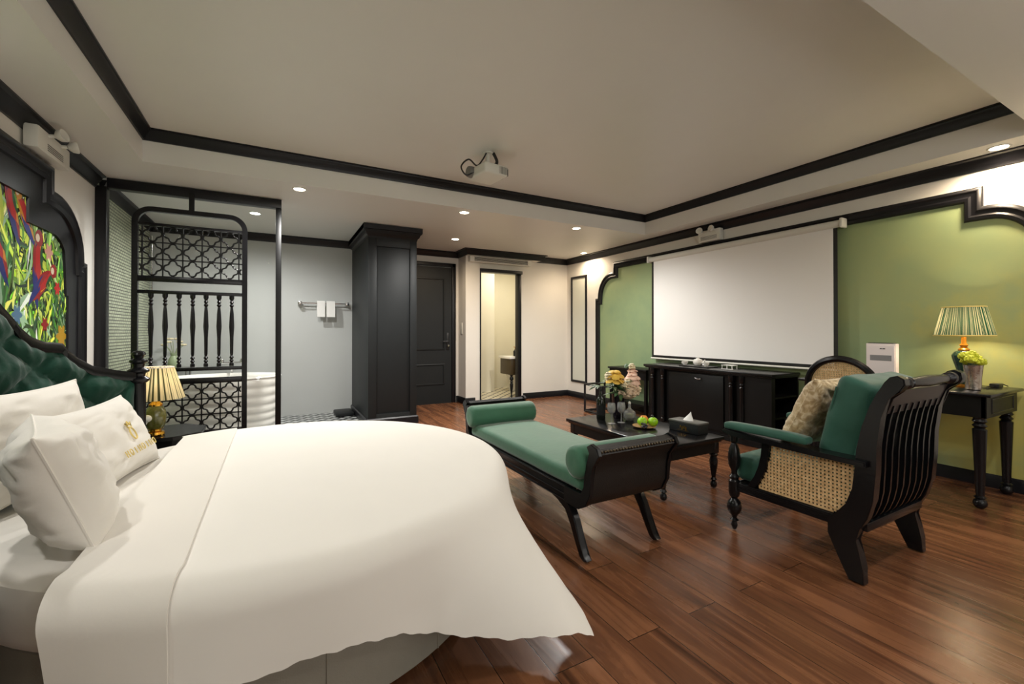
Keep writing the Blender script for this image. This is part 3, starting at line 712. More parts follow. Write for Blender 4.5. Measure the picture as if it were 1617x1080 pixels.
mb = MB().tube(spl([(pc.x - .12, pc.y + .02, pc.z), (pc.x - .19, pc.y + .03, pc.z - .035), (pc.x - .235, pc.y + .03, pc.z + .03), (pc.x - .17, pc.y + .02, pc.z + .1), (pc.x - .10, pc.y + .01, pc.z + .055), (pc.x - .05, pc.y, pc.z + .11), (pc.x - .02, pc.y - .02, ZC - .005)]), .007)
mb.tube(spl([(pc.x + .03, pc.y - .03, pc.z + .045), (pc.x + .07, pc.y - .04, pc.z + .1), (pc.x + .04, pc.y - .03, ZC - .004)]), .014)
mb.build('cable', blackp, t)
# ------------------------------------------------------------------ BED
BC = Vector((.05, 2.33, 0))
bed = thing('round_bed', 'round bed with curved green tufted headboard and grey fabric base', 'bed', tuple(BC))
mb = MB().lathe([(.93, .006), (.95, .02), (.95, .31), (.93, .325)], BC, seg=96)
base = mb.build('base', basem, bed)
for k in range(9):
    a = -1.9 + k * .42; MB().tube([BC + Vector((.951 * math.cos(a), .951 * math.sin(a), .02)), BC + Vector((.951 * math.cos(a), .951 * math.sin(a), .31))], .003, 5).build('seam', basem, base)
MB().lathe([(.90, .327), (.97, .335), (.99, .37), (.99, .46), (.975, .492), (.94, .505), (.5, .509), (.01, .509)], BC, seg=96).build('mattress', cotton2, bed)
# headboard
hp = [(0, 1.36), (8, 1.35), (12, 1.32), (15, 1.275), (18.5, 1.208), (20, 1.172), (22.7, 1.128), (26, 1.103), (28.5, 1.10), (30.1, 1.095), (31.5, 1.06), (33.5, 1.025), (37.2, .978), (40.9, .957), (45, .935), (48, .925)]
def hz(al):
    al = abs(al)
    for (a, z), (b, y) in zip(hp, hp[1:]):
        if al <= b: return z + (y - z) * (al - a) / (b - a)
    return hp[-1][1]
def hpos(al, r, z): a = math.radians(180 - al); return Vector((BC.x + r * math.cos(a), BC.y + r * math.sin(a), z))
NA = 192; mb = MB(); bm = mb.bm; nz = 60
grid = []
for i in range(NA + 1):
    al = -48 + 96 * i / NA; top = hz(al) - .035; col_ = []
    for j in range(nz + 1):
        z = .30 + (top - .30) * j / nz
        # diamond tufting
        u = al / 8.0; v = (z - .868) / .112
        uu, vv = (u + v) / 2, (u - v) / 2
        p = abs(math.sin(PI * uu)) * abs(math.sin(PI * vv))
        bul = .05 * (p ** .55)
        edge = min(1, (1 - j / nz) * 10, (48 - abs(al)) / 3)
        w = noise.noise(Vector((al * .6, z * 14, 0))) * .008
        col_.append(bm.verts.new(hpos(al, 1.118 - .004 - bul * max(edge, 0) ** .5 - w, z)))
    grid.append(col_)
for i in range(NA):
    for j in range(nz): bm.faces.new((grid[i][j], grid[i + 1][j], grid[i + 1][j + 1], grid[i][j + 1]))
back = []
for i in range(NA + 1):
    al = -48 + 96 * i / NA; back.append((bm.verts.new(hpos(al, 1.135, .30)), bm.verts.new(hpos(al, 1.135, hz(al) - .035))))
for i in range(NA):
    bm.faces.new((back[i][0], back[i][1], back[i + 1][1], back[i + 1][0]))
    bm.faces.new((grid[i][nz], grid[i + 1][nz], back[i + 1][1], back[i][1])); bm.faces.new((grid[i][0], back[i][0], back[i + 1][0], grid[i + 1][0]))
mb.build('headboard_upholstery', velvetd, bed, ang=60)
mb = MB()
pts = [(-al, z) for al, z in reversed(hp)] + hp[1:]
fine = []
for (a, z), (b, y) in zip(pts, pts[1:]):
    for k in range(3): fine.append((a + (b - a) * k / 3, z + (y - z) * k / 3))
fine.append(pts[-1]); bm = mb.bm; rings = []
for a, z in fine:
    rings.append([bm.verts.new(hpos(a, r, z + dz)) for r, dz in ((1.10, -.048), (1.095, -.02), (1.10, 0), (1.15, .004), (1.16, -.01), (1.16, -.30 if False else -.048))])
for A, B in zip(rings, rings[1:]):
    for k in range(6): bm.faces.new((A[k], A[(k + 1) % 6], B[(k + 1) % 6], B[k]))
bm.faces.new(rings[0]); bm.faces.new(rings[-1])
mb.build('headboard_rail', black, bed)
bk = MB(); rr = [[bk.bm.verts.new(hpos(a, r, z)) for r, z in ((1.137, .28), (1.137, hz(a) - .04), (1.155, hz(a) - .04), (1.155, .28))] for a in [-48 + i for i in range(97)]]
for A, B in zip(rr, rr[1:]):
    for k in range(4): bk.bm.faces.new((A[k], A[(k + 1) % 4], B[(k + 1) % 4], B[k]))
bk.bm.faces.new(rr[0]); bk.bm.faces.new(rr[-1])
bk.build('headboard_back', blackm, bed)
for sgn in (1, -1):
    p = hpos(sgn * 49.5, 1.13, 0)
    MB().lathe([(.035, .006), (.035, .86), (.052, .875), (.055, .885), (.03, .9), (.034, .915), (.05, .925), (.05, .935), (.026, .95), (.03, .97), (.042, .98), (.042, .99), (.022, 1.0), (.026, 1.015), (.034, 1.022), (.03, 1.035), (.012, 1.045)], p).build('bedpost', black, bed)
# duvet
ZT = .528
def drape(u, v, dz=0, ho=0):
    rho = math.hypot(u, v); phi = math.atan2(v, u)
    R1 = .955; pc_ = math.atan2(1.245, 1.045)
    w = math.exp(-((abs(phi) - pc_) / .24) ** 2)
    th = math.radians(87) * (1 - w) + math.radians(47) * w
    dome = .012 * (1 - min(1, rho) ** 2)
    wr = .002 * noise.noise(Vector((u * 3.1, v * 2.3, 1.7))) + .002 * noise.noise(Vector((u * 9, v * 5, 4)))
    if rho <= R1:
        return BC + Vector((u, v, ZT + dz + dome + wr))
    s = rho - R1; Lf = .13; a1 = min(th, s / Lf * th) if s < Lf else th
    n = 14; r = R1; z = ZT; ds = s / n
    for k in range(n):
        a = th * min(1, ((k + .5) * ds) / Lf); r += math.cos(a) * ds; z -= math.sin(a) * ds
    r += (.014 * math.sin(phi * 7 + 1) + .005 * math.sin(phi * 17)) * min(1, s / .3) ** 1.5 + ho
    z = max(z, .02)
    fx = -.2 * s * max(0, min(1, (-u + .1) / .5))   # the head end of the duvet hangs out towards the pillows
    return BC + Vector((r * math.cos(phi) + fx, r * math.sin(phi), z + dz * max(0, 1 - s / .1)))
def sheet(name, u0, u1, v0, v1, nu, nv, th, m, dz=0, ho=0, parent=None, origin=None, ruf=True):
    mb = MB(); bm = mb.bm; g = []
    for lay in (0, 1):
        gl = []
        for i in range(nu + 1):
            row = []
            for j in range(nv + 1):
                u = u0 + (u1 - u0) * i / nu; v = v0 + (v1 - v0) * j / nv
                if ruf and i == nu: u += .0025 * math.sin(v * 37) + .002 * math.sin(v * 91)
                if ruf and j in (0, nv): v += .0025 * math.sin(u * 41) + .002 * math.sin(u * 93)
                row.append(bm.verts.new(drape(u, v, dz - th * lay, ho - th * .9 * lay)))
            gl.append(row)
        g.append(gl)
    for lay in (0, 1):
        for i in range(nu):
            for j in range(nv): bm.faces.new((g[lay][i][j], g[lay][i + 1][j], g[lay][i + 1][j + 1], g[lay][i][j + 1]))
    for i in range(nu):
        for j in (0, nv): bm.faces.new((g[0][i][j], g[0][i + 1][j], g[1][i + 1][j], g[1][i][j]))
    for j in range(nv):
        for i in (0, nu): bm.faces.new((g[0][i][j], g[0][i][j + 1], g[1][i][j + 1], g[1][i][j]))
    return mb.build(name, m, parent, origin=origin, ang=80)
dv = sheet('duvet', -.50, 1.045, -1.245, 1.245, 110, 170, .014, cotton, dz=.004, ho=.012, origin=(BC.x, BC.y, ZT))
tag(dv, 'large white duvet draped over the round bed with one corner hanging near the floor', 'duvet')
sheet('folded_edge', -.515, -.26, -1.24, 1.24, 16, 170, .007, cotton2, dz=.013, ho=.021, parent=dv, ruf=False)
# mattress cover sheet corner is the mattress itself
# pillows
def pillow(name, label, c, yaw, lean, w, h, th, m, group=None, cat='pillow', seed=0, droop=.0, pinch=.1):
    """w along local X (width), h local Z (height), th local Y; face normal -Y before yaw"""
    t = thing(name, label, cat, c, group)
    mb = MB(); bm = mb.bm; N = 44; F, B = [], []
    for i in range(N + 1):
        for j in range(N + 1):
            u, v = -1 + 2 * i / N, -1 + 2 * j / N
            su = math.copysign(abs(math.sin(u * PI / 2)) ** .9, u); sv = math.copysign(abs(math.sin(v * PI / 2)) ** .9, v)
            x = su * w / 2 * (1 - pinch * (1 - sv * sv) * abs(su) ** 3); z = sv * h / 2 * (1 - pinch * (1 - su * su) * abs(sv) ** 3)
            bulge = (max(0, 1 - su ** 4) * max(0, 1 - sv ** 4)) ** .55
            nz_ = noise.noise(Vector((su * 2.2 + seed, sv * 2.2, seed * 2))) * .15 - abs(noise.noise(Vector((su * 2 + sv * 2.5 + seed, sv * 4 - su * 3, 3)))) * .22
            y = th / 2 * bulge * (1.06 + nz_ * 1.4)
            z2 = z - droop * (1 - sv) * su * su
            F.append(bm.verts.new((x, -y, z2)))
            B.append(bm.verts.new((x, y, z2)) if 0 < i < N and 0 < j < N else F[-1])
    I = lambda a, b: a * (N + 1) + b
    for i in range(N):
        for j in range(N):
            bm.faces.new((F[I(i, j)], F[I(i + 1, j)], F[I(i + 1, j + 1)], F[I(i, j + 1)]))
            q = [B[I(i, j)], B[I(i, j + 1)], B[I(i + 1, j + 1)], B[I(i + 1, j)]]
            if len(set(q)) == 4: 
                try: bm.faces.new(q)
                except ValueError: pass
    xf = Matrix.Translation(c) @ Matrix.Rotation(yaw, 4, 'Z') @ Matrix.Rotation(lean, 4, 'X')
    o = mb.build('cover', m, t, ang=70, xf=xf)
    rim = MB(); loop = []
    for (a, b) in [(i, 0) for i in range(N)] + [(N, j) for j in range(N)] + [(N - i, N) for i in range(N)] + [(0, N - j) for j in range(N)]:
        u, v = -1 + 2 * a / N, -1 + 2 * b / N
        su = math.copysign(abs(math.sin(u * PI / 2)) ** .9, u); sv = math.copysign(abs(math.sin(v * PI / 2)) ** .9, v)
        x = su * w / 2 * (1 - pinch * (1 - sv * sv) * abs(su) ** 3); z = sv * h / 2 * (1 - pinch * (1 - su * su) * abs(sv) ** 3)
        loop.append((x, 0, z - droop * (1 - sv) * su * su))
    rim.tube(loop, .004, 5, closed=True).build('piping', m, t, xf=xf)
    return t, xf
# yaw: rotate so that local -Y (face) looks to +X  -> yaw = +90deg
def logo(t, xf, x0, z0, s, y, n=8):
    # emblem: small crowned oval, then a row of letter-like marks, in gold thread
    mb = MB()
    mb.tube([(x0 + .018 * s * math.cos(a), y, z0 + .078 * s + .026 * s * math.sin(a)) for a in [2 * PI * k / 14 for k in range(14)]], .003 * s, 5, closed=True)
    mb.tube([(x0 - .02 * s, y, z0 + .125 * s), (x0 - .014 * s, y, z0 + .106 * s), (x0 + .014 * s, y, z0 + .106 * s), (x0 + .02 * s, y, z0 + .125 * s), (x0 + .008 * s, y, z0 + .115 * s), (x0, y, z0 + .13 * s), (x0 - .008 * s, y, z0 + .115 * s)], .003 * s, 5, closed=True)
    mb.build('embroidered_emblem', goldth, t, xf=xf)
    for k in range(n):
        cx = x0 + (k - (n - 1) / 2) * .034 * s; mb = MB()
        if k % 3 == 1: mb.tube([(cx + .010 * s * math.cos(a), y, z0 + .013 * s + .013 * s * math.sin(a)) for a in [2 * PI * q / 10 for q in range(10)]], .0018 * s, 5, closed=True)
        elif k % 3 == 0: mb.tube([(cx - .008 * s, y, z0), (cx - .008 * s, y, z0 + .026 * s), (cx - .008 * s, y, z0 + .013 * s), (cx + .008 * s, y, z0 + .013 * s), (cx + .008 * s, y, z0 + .026 * s), (cx + .008 * s, y, z0)], .0018 * s, 5)
        else: mb.tube([(cx, y, z0), (cx, y, z0 + .026 * s)], .0018 * s, 5)
        mb.build('embroidered_mark', goldth, t, xf=xf)
PG = 'white pillows propped against the headboard'
H90 = PI / 2
pB, xB = pillow('pillow', 'white pillow with gold embroidery, the one nearest the bedside lamp', (-.645, 2.50, .672), H90 - .14, math.radians(-26), .66, .36, .13, pillowm, PG, seed=3)
logo(pB, xB, .08, -.10, 1.12, -.068)
pA, xA = pillow('pillow', 'white pillow behind the big front one, its corner standing highest against the green headboard', (-.84, 2.42, .725), H90 - .22, math.radians(-14), .66, .42, .11, pillowm, PG, seed=9)
pC, xC = pillow('pillow', 'plump white pillow standing in front, seen almost end-on', (-.585, 1.86, .70), H90 + .34, math.radians(-20), .50, .36, .20, pillowm, PG, seed=5)
pD, xD = pillow('pillow', 'white pillow cut off by the left edge of the photo', (-.80, 1.42, .70), H90 + .25, math.radians(-28), .6, .40, .17, pillowm, PG, seed=7)

# ------------------------------------------------------------------ nightstand
t = thing('nightstand', 'dark wooden nightstand with clipped corners beside the headboard', 'nightstand', (-.70, 3.52, 0))
pl = [(-.98, 3.30), (-.55, 3.30), (-.42, 3.40), (-.42, 3.62), (-.55, 3.76), (-.98, 3.76)]
MB().prism(pl, XY, .48, .505, .004).build('top', black, t)
pl2 = [(-.96, 3.325), (-.56, 3.325), (-.445, 3.41), (-.445, 3.61), (-.56, 3.735), (-.96, 3.735)]
MB().prism(pl2, XY, .30, .48).build('drawer_case', blackm, t)
MB().prism(pl2, XY, .10, .125).build('shelf', blackm, t)
for x, y in ((-.94, 3.345), (-.57, 3.345), (-.47, 3.5), (-.57, 3.71), (-.94, 3.71)): MB().lathe([(.014, .004), (.02, .04), (.013, .07), (.02, .2), (.02, .3)], (x, y, 0), seg=12).build('leg', black, t)
MB().ball((-.435, 3.51, .39), .012).build('knob', brass, t)
t.location.y += .045
def shade(mb, c, r0, z0, r1, z1, seg=96, pl=.004):
    c = Vector(c); rings = []
    for z, r in ((z0, r0), (z1, r1)):
        rings.append([mb.bm.verts.new(c + Vector(((r + pl * (k % 2)) * math.cos(2 * PI * k / seg), (r + pl * (k % 2)) * math.sin(2 * PI * k / seg), z))) for k in range(seg)])
    for k in range(seg): mb.bm.faces.new((rings[0][k], rings[0][(k + 1) % seg], rings[1][(k + 1) % seg], rings[1][k]))
    return mb
def bulb(loc, e, col, parent):
    l = bpy.data.lights.new('bulb_light', 'POINT'); l.energy = e; l.color = col; l.shadow_soft_size = .03
    o = bpy.data.objects.new('bulb_light', l); COL.objects.link(o); o.parent = parent; o.location = Vector(loc) - wloc(parent); return o
bulbm = emis('warm_bulb', (1, .8, .5, 1), 14)
nx, ny = -.655, 3.45
t = thing('table_lamp', 'table lamp with green and gold glazed base and striped cream shade on the nightstand', 'lamp', (nx, ny, .506))
MB().lathe([(.045, .507), (.048, .515), (.044, .53), (.03, .535), (.03, .545), (.042, .55)], (nx, ny, 0)).build('base', brass, t)
MB().lathe([(.038, .55), (.052, .58), (.056, .62), (.052, .66), (.034, .69)], (nx, ny, 0)).build('body', jadeg, t)
MB().lathe([(.034, .69), (.036, .70), (.022, .715), (.018, .74), (.022, .745), (.012, .755), (.012, .78)], (nx, ny, 0)).build('neck', brass, t)
s_ = shade(MB(), (nx, ny, 0), .145, .735, .088, .93).build('lamp_shade', shade1, t)
MB().tube([(nx + .09 * math.cos(a), ny + .09 * math.sin(a), .93) for a in [2 * PI * k / 24 for k in range(24)]], .003, 5, closed=True).build('rim', paper, t)
MB().ball((nx, ny, .83), .022).build('bulb', bulbm, t)
bulb((nx, ny, .83), 1.5, (1, .78, .48), t)
TDX = -.02
t = thing('telephone', 'white handset telephone on the nightstand in front of the lamp', 'telephone', (-.66, 3.355, .506))
MB().box(-.75, -.65, 3.31, 3.375, .507, .53, .008).build('cradle', blackp, t)
X_ = Matrix.Translation((-.675, 3.34, .583)) @ Matrix.Rotation(.35, 4, 'Y')
MB().ball((0, 0, .045), .022, 1, .8, 1).ball((.0, 0, -.045), .02, 1, .8, 1).tube([(0, 0, .045), (-.008, 0, 0), (0, 0, -.045)], .014).build('handset', whitep, t, xf=X_)
X_ = Matrix.Translation((-.73, 3.335, .592)) @ Matrix.Rotation(.25, 4, 'Y')
MB().box(-.02, .02, -.012, .012, -.06, .06, .008).build('side_handset', whitep, t, xf=X_)
t.location.y += .03; t.location.x -= .02

# ------------------------------------------------------------------ DAYBED
t = thing('daybed', 'backless daybed bench with green velvet seat and black scrolled ends', 'bench', (1.6, 2.42, 0))
DX0, DX1, DY0, DY1 = 1.345, 1.865, 1.66, 3.22
for sgn, y in ((1, DY0), (-1, DY1)):
    prof = [(0.20, .265), (.10, .27), (.045, .30), (.015, .36), (.01, .44), (.0, .50), (-.03, .54), (-.05, .565), (-.035, .59), (0, .60)]
    inner = [(.02, .585), (0.0, .565), (.03, .50), (.04, .44), (.045, .38), (.07, .34), (.11, .325), (.20, .32)]
    poly = [(y + sgn * a, z) for a, z in prof + inner]
    MB().prism(poly, YZ(0), DX0, DX1, .006).build('end_panel', leather, t)
    mb = MB()
    for k in range(26):
        x = DX0 + .02 + k * (DX1 - DX0 - .04) / 25; mb.ball((x, y + sgn * -.046, .578), .0075, seg=8)
    mb.build('nailhead_row', nail, t)
    for x in (DX0 - .002, DX1 + .002):
        mb = MB().prism([(y + sgn * a, z) for a, z in [(.22, .262), (.10, .262), (.04, .295), (.005, .36), (.0, .44), (-.012, .50), (-.04, .535), (-.062, .565), (-.045, .598), (0, .61), (.03, .59), (.005, .565), (.035, .50), (.045, .44), (.05, .385), (.075, .345), (.22, .345)]], YZ(0), x - .012, x + .012, .003)
        mb.build('end_frame', black, t)
for x in (DX0 + .012, DX1 - .012):
    MB().box(x - .016, x + .016, DY0 + .16, DY1 - .16, .262, .345, .004).build('side_rail', black, t)
    mb = MB()
    for z in (.268, .30, .338): mb.tube([(x - .019 if x < 1.6 else x + .019, DY0 + .14, z), (x - .019 if x < 1.6 else x + .019, DY1 - .14, z)], .004, 6)
    mb.build('rail_beading', black, t)
for sgn, y in ((1, DY0), (-1, DY1)):
    for x in (DX0 + .02, DX1 - .02):
        path = [(.36, .275), (.27, .265), (.20, .235), (.155, .17), (.125, .10), (.09, .03), (.06, .006)]
        off = [.030, .030, .028, .026, .023, .02, .022]
        up = [(y + sgn * (a - o_ * .5), z + o_ * .5) for (a, z), o_ in zip(path, off)]; dn = [(y + sgn * (a + o_ * .8), max(.006, z - o_ * .5)) for (a, z), o_ in zip(path, off)]
        MB().prism(up + dn[::-1], YZ(0), x - .02, x + .02, .005).build('leg', black, t)
# seat mattress
def softbox(x0, x1, y0, y1, z0, z1, r, crown=.02, n=24, seed=0, wr=.004):
    mb = MB(); mb.box(x0, x1, y0, y1, z0, z1)
    bmesh.ops.bevel(mb.bm, geom=list(mb.bm.edges), offset=r, segments=5, profile=.6, affect='EDGES')
    bmesh.ops.subdivide_edges(mb.bm, edges=[e for e in mb.bm.edges if e.calc_length() > .12], cuts=10, use_grid_fill=True)
    for v in mb.bm.verts:
        u = (v.co.x - (x0 + x1) / 2) / ((x1 - x0) / 2); w = (v.co.y - (y0 + y1) / 2) / ((y1 - y0) / 2)
        k = (1 - u * u) * (1 - w ** 4)
        if v.co.z > (z0 + z1) / 2: v.co.z += crown * max(0, k) + wr * noise.noise(v.co * 9 + Vector((seed, 0, 0)))
        v.co.x += wr * noise.noise(v.co * 7 + Vector((0, seed, 3))); v.co.y += wr * noise.noise(v.co * 7 + Vector((4, seed, 3)))
    return mb
softbox(DX0 + .0, DX1 - .0, DY0 + .075, DY1 - .075, .345, .435, .035, .015).build('seat_cushion', velvet, t, ang=60)
for sgn, y in ((1, DY0), (-1, DY1)):
    cy = y + sgn * .115; cz = .495
    MB().lathe([(.02, DX0 - .03), (.06, DX0 - .032), (.078, DX0 - .022), (.084, DX0 - .005), (.084, DX1 - .01), (.078, DX1 + .008), (.06, DX1 + .016), (.02, DX1 + .014)], (0, cy, cz), 'X', 32).build('bolster', velvet, t, ang=50)

# ------------------------------------------------------------------ COFFEE TABLE
TZ = .385
t = thing('coffee_table', 'low rectangular black lacquered coffee table with turned legs', 'table', (2.58, 2.62, 0))
MB().box(2.27, 2.90, 2.06, 3.17, TZ - .028, TZ, .006).box(2.285, 2.885, 2.075, 3.155, TZ - .04, TZ - .026, .004).build('top', black, t)
mb = MB()
for x in (2.30, 2.852): mb.box(x, x + .018, 2.11, 3.12, .27, TZ - .038)
for y in (2.09, 3.122): mb.box(2.31, 2.86, y, y + .018, .27, TZ - .038)
mb.build('apron', blackm, t)
lgp = [(.012, .006), (.02, .012), (.024, .03), (.02, .045), (.012, .055), (.024, .065), (.014, .08), (.018, .11), (.026, .16), (.03, .20), (.022, .235), (.03, .245), (.03, .255), (.02, .265)]
for x in (2.325, 2.845):
    for y in (2.115, 3.115): MB().lathe(lgp, (x, y, 0), seg=18).box(x - .027, x + .027, y - .027, y + .027, .262, TZ - .036, .003).build('leg', black, t)
TT = TZ + .001
# tissue box
R = Matrix.Translation((2.80, 2.30, TT)) @ Matrix.Rotation(math.radians(4), 4, 'Z')
t = thing('tissue_box', 'dark grey tissue box with a tissue pulled up, near the end of the coffee table', 'tissue box', (2.80, 2.30, TT))
MB().box(-.065, .065, -.125, .125, 0, .072, .003).build('box', charcoal, t, xf=R)
MB().box(-.07, .07, -.13, .13, .070, .084, .004).build('lid', mat('grey_satin', srgb(90, 90, 86), .3), t, xf=R)
mb = MB(); mb.lathe([(.045, .084), (.03, .105), (.012, .13), (.001, .15)], (0, 0, 0), seg=7)
for v in mb.bm.verts: v.co.x = v.co.x * .5 + (v.co.z - .084) * .2; v.co.y += .2 * (.084 - v.co.z)
mb.build('tissue', tissue, t, xf=R)
mb = MB()
for k in range(4): mb.box(-.0665, -.065, -.03 + k * .016, -.021 + k * .016, .02 + (k % 2) * .01, .045 + (k % 2) * .006)
mb.box(-.0665, -.065, -.05, .05, .014, .016)
mb.build('gold_mark', brass, t, xf=R)
# fruit plate
t = thing('fruit_plate', 'round wooden plate of fruit in the middle of the coffee table', 'plate', (2.60, 2.56, TT))
MB().lathe([(.05, TT), (.06, TT + .002), (.09, TT + .012), (.092, TT + .016), (.085, TT + .014), (.055, TT + .007), (.001, TT + .006)], (2.60, 2.56, 0), seg=32).build('dish', platem, t)
def fruit(name, lab, c, r, m, flat_=.92, stem=True):
    t = thing(name, lab, name.replace('green_', ''), (c[0], c[1], c[2] - r * flat_))
    mb = MB().ball(c, r, 1, 1, flat_, 20)
    for v in mb.bm.verts:
        d = math.hypot(v.co.x - c[0], v.co.y - c[1])
        if v.co.z > c[2] and d < r * .5: v.co.z -= (r * .5 - d) * .5
    mb.build('flesh', m, t)
    if stem: MB().tube([(c[0], c[1], c[2] + r * .6), (c[0] + .004, c[1], c[2] + r * 1.15)], .0025, 6).build('stem', leaf, t)
fruit('green_apple', 'bright green apple at the right side of the fruit plate', (2.657, 2.523, TT + .047), .040, apple)
fruit('green_apple', 'bright green apple in the middle of the fruit plate, beside the grapes', (2.585, 2.566, TT + .047), .040, apple)
fruit('orange', 'small orange resting behind the green apples on the plate', (2.648, 2.612, TT + .052), .034, orange, 1, False)
mb = MB()
for k in range(14): mb.ball((2.545 + .014 * math.cos(k * 2.4) * (k % 3) * .8, 2.512 + .014 * math.sin(k * 2.4) * (k % 3) * .8, TT + .018 + .010 * (k // 5)), .0105, seg=8)
tag(mb.build('grape_bunch', grape, origin=(2.545, 2.512, TT + .008)), 'small bunch of dark grapes at the front of the fruit plate', 'grapes')
# jar with fruit
t = thing('decanter', 'round clear glass decanter with a slim stopper behind the fruit plate', 'decanter', (2.69, 2.82, TT))
MB().lathe([(.03, TT), (.045, TT + .012), (.056, TT + .04), (.05, TT + .075), (.02, TT + .098), (.012, TT + .11), (.012, TT + .145)], (2.69, 2.82, 0), seg=24).build('body', wineglass, t)
MB().lathe([(.02, TT + .012), (.042, TT + .03), (.040, TT + .055), (.02, TT + .06)], (2.69, 2.82, 0), seg=20).build('contents', mat('pickled_fruit', srgb(160, 158, 70), .4, var=.5, vscale=40), t)
MB().lathe([(.011, TT + .14), (.012, TT + .155), (.006, TT + .165)], (2.69, 2.82, 0), seg=12).build('stopper', whitep, t)
# bottle
def bottle(lab, x, y, h=.29, r=.038):
    t = thing('wine_bottle', lab, 'bottle', (x, y, TT))
    MB().lathe([(r * .9, TT), (r, TT + .006), (r, TT + h * .58), (r * .8, TT + h * .65), (r * .36, TT + h * .74), (r * .33, TT + h * .9)], (x, y, 0), seg=20).build('body', mat('dark_bottle_glass', (.006, .009, .006, 1), .08), t)
    MB().lathe([(r * .38, TT + h * .88), (r * .40, TT + h * .97), (r * .36, TT + h)], (x, y, 0), seg=16).build('cap', blackp, t)
    MB().lathe([(r + .0006, TT + h * .15), (r + .0006, TT + h * .45)], (x, y, 0), seg=20, start=2.6, end=5.6).build('wine_label', charcoal, t)
bottle('dark wine bottle, the left of the two dark shapes behind the glasses', 2.50, 2.97)
# wine glasses
def wglass(lab, x, y, src=[]):
    if src: return dup(src[0], (x, y, TT), lab)
    t = thing('wine_glass', lab, 'glass', (x, y, TT), 'stemmed glasses on the coffee table')
    MB().lathe([(.032, TT), (.032, TT + .002), (.005, TT + .006), (.004, TT + .07), (.008, TT + .078), (.028, TT + .095), (.034, TT + .12), (.033, TT + .145), (.029, TT + .17), (.0278, TT + .17), (.031, TT + .145), (.032, TT + .12), (.026, TT + .098), (.002, TT + .083)], (x, y, 0), seg=24).build('goblet', wineglass, t)
    src.append(t); return t
wglass('stemmed clear glass on the coffee table, the left of the pair', 2.47, 2.80); wglass('stemmed clear glass on the coffee table, the right of the pair', 2.57, 2.79)
# vase with flowers
vx, vy = 2.68, 2.95
t = thing('flower_vase', 'dark glass vase of yellow, pink and cream flowers on the coffee table', 'vase', (vx, vy, TT))
MB().lathe([(.04, TT), (.045, TT + .01), (.048, TT + .1), (.055, TT + .2), (.058, TT + .22), (.05, TT + .215), (.044, TT + .02), (.001, TT + .02)], (vx, vy, 0), seg=24).build('vase', mat('dark_vase', (.012, .009, .012, 1), .15), t)
def petals(mb, c, r, n1=3):
    c = Vector(c); mb.ball(c, r * .55, seg=10)
    for lay, (n, el, q) in enumerate(((4, .95, .34), (7, .25, .42), (8, -.45, .46))[:n1]):
        for k in range(n):
            a = 2 * PI * k / n + lay * .5 + random.uniform(-.15, .15); e = el + random.uniform(-.12, .12)
            d = Vector((math.cos(a) * math.cos(e), math.sin(a) * math.cos(e), math.sin(e)))
            t_ = (d * .75 + Vector((0, 0, .9)) + Vector((random.uniform(-.3, .3), random.uniform(-.3, .3), 0))).normalized()
            M = Matrix.Translation(c + d * r * .6) @ t_.to_track_quat('Z', 'Y').to_matrix().to_4x4() @ Matrix.Diagonal((r * q, r * q, r * .10, 1))
            bmesh.ops.create_uvsphere(mb.bm, u_segments=10, v_segments=6, radius=1, matrix=M)
    return mb
FD = Vector((.35, -.94, 0)) * 0
flowers = [(tuple(Vector(c) + Vector((.055, -.03, -.015))), r, m, n, k) for c, r, m, n, k in [((2.555, 2.945, TT + .385), .072, fl_y, 4, 'yellow_rose'), ((2.50, 2.96, TT + .405), .034, fl_w, 3, 'cream_rose'), ((2.52, 2.97, TT + .36), .03, fl_w, 3, 'cream_rose'), ((2.745, 2.93, TT + .36), .062, fl_p, 4, 'pink_rose'), ((2.785, 2.94, TT + .31), .045, fl_p, 3, 'pink_rose'), ((2.775, 2.96, TT + .425), .04, fl_p, 3, 'pink_rose'), ((2.76, 2.95, TT + .475), .028, fl_w, 3, 'cream_rose'), ((2.69, 2.92, TT + .345), .032, fl_w, 3, 'cream_rose'), ((2.62, 2.90, TT + .325), .028, fl_w, 3, 'cream_rose'), ((2.80, 2.92, TT + .27), .03, fl_w, 3, 'cream_rose'), ((2.665, 3.03, TT + .37), .04, fl_w, 3, 'cream_rose')]]
for c, r, m, n1, nm in flowers: petals(MB(), c, r * 1.3, n1).build(nm, m, t)
mb = MB()
for k in range(150):
    a = random.uniform(0, 2 * PI); e = random.uniform(-.5, 1.3); rr = .094
    c = (2.74 + rr * math.cos(a) * math.cos(e), 2.89 + rr * .9 * math.sin(a) * math.cos(e), TT + .235 + rr * .75 * math.sin(e))
    mb.ball(c, .014, 1, 1, .6, 6)
mb.ball((2.74, 2.89, TT + .235), .085, 1, .9, .75).build('hydrangea', fl_h, t)
mb = MB()
for c, r, m, n1, nm in flowers: mb.tube([(vx, vy, TT + .18), ((vx + c[0]) / 2, (vy + c[1]) / 2, TT + .26), c], .003, 5)
mb.build('stem', leaf, t)
mb = MB()
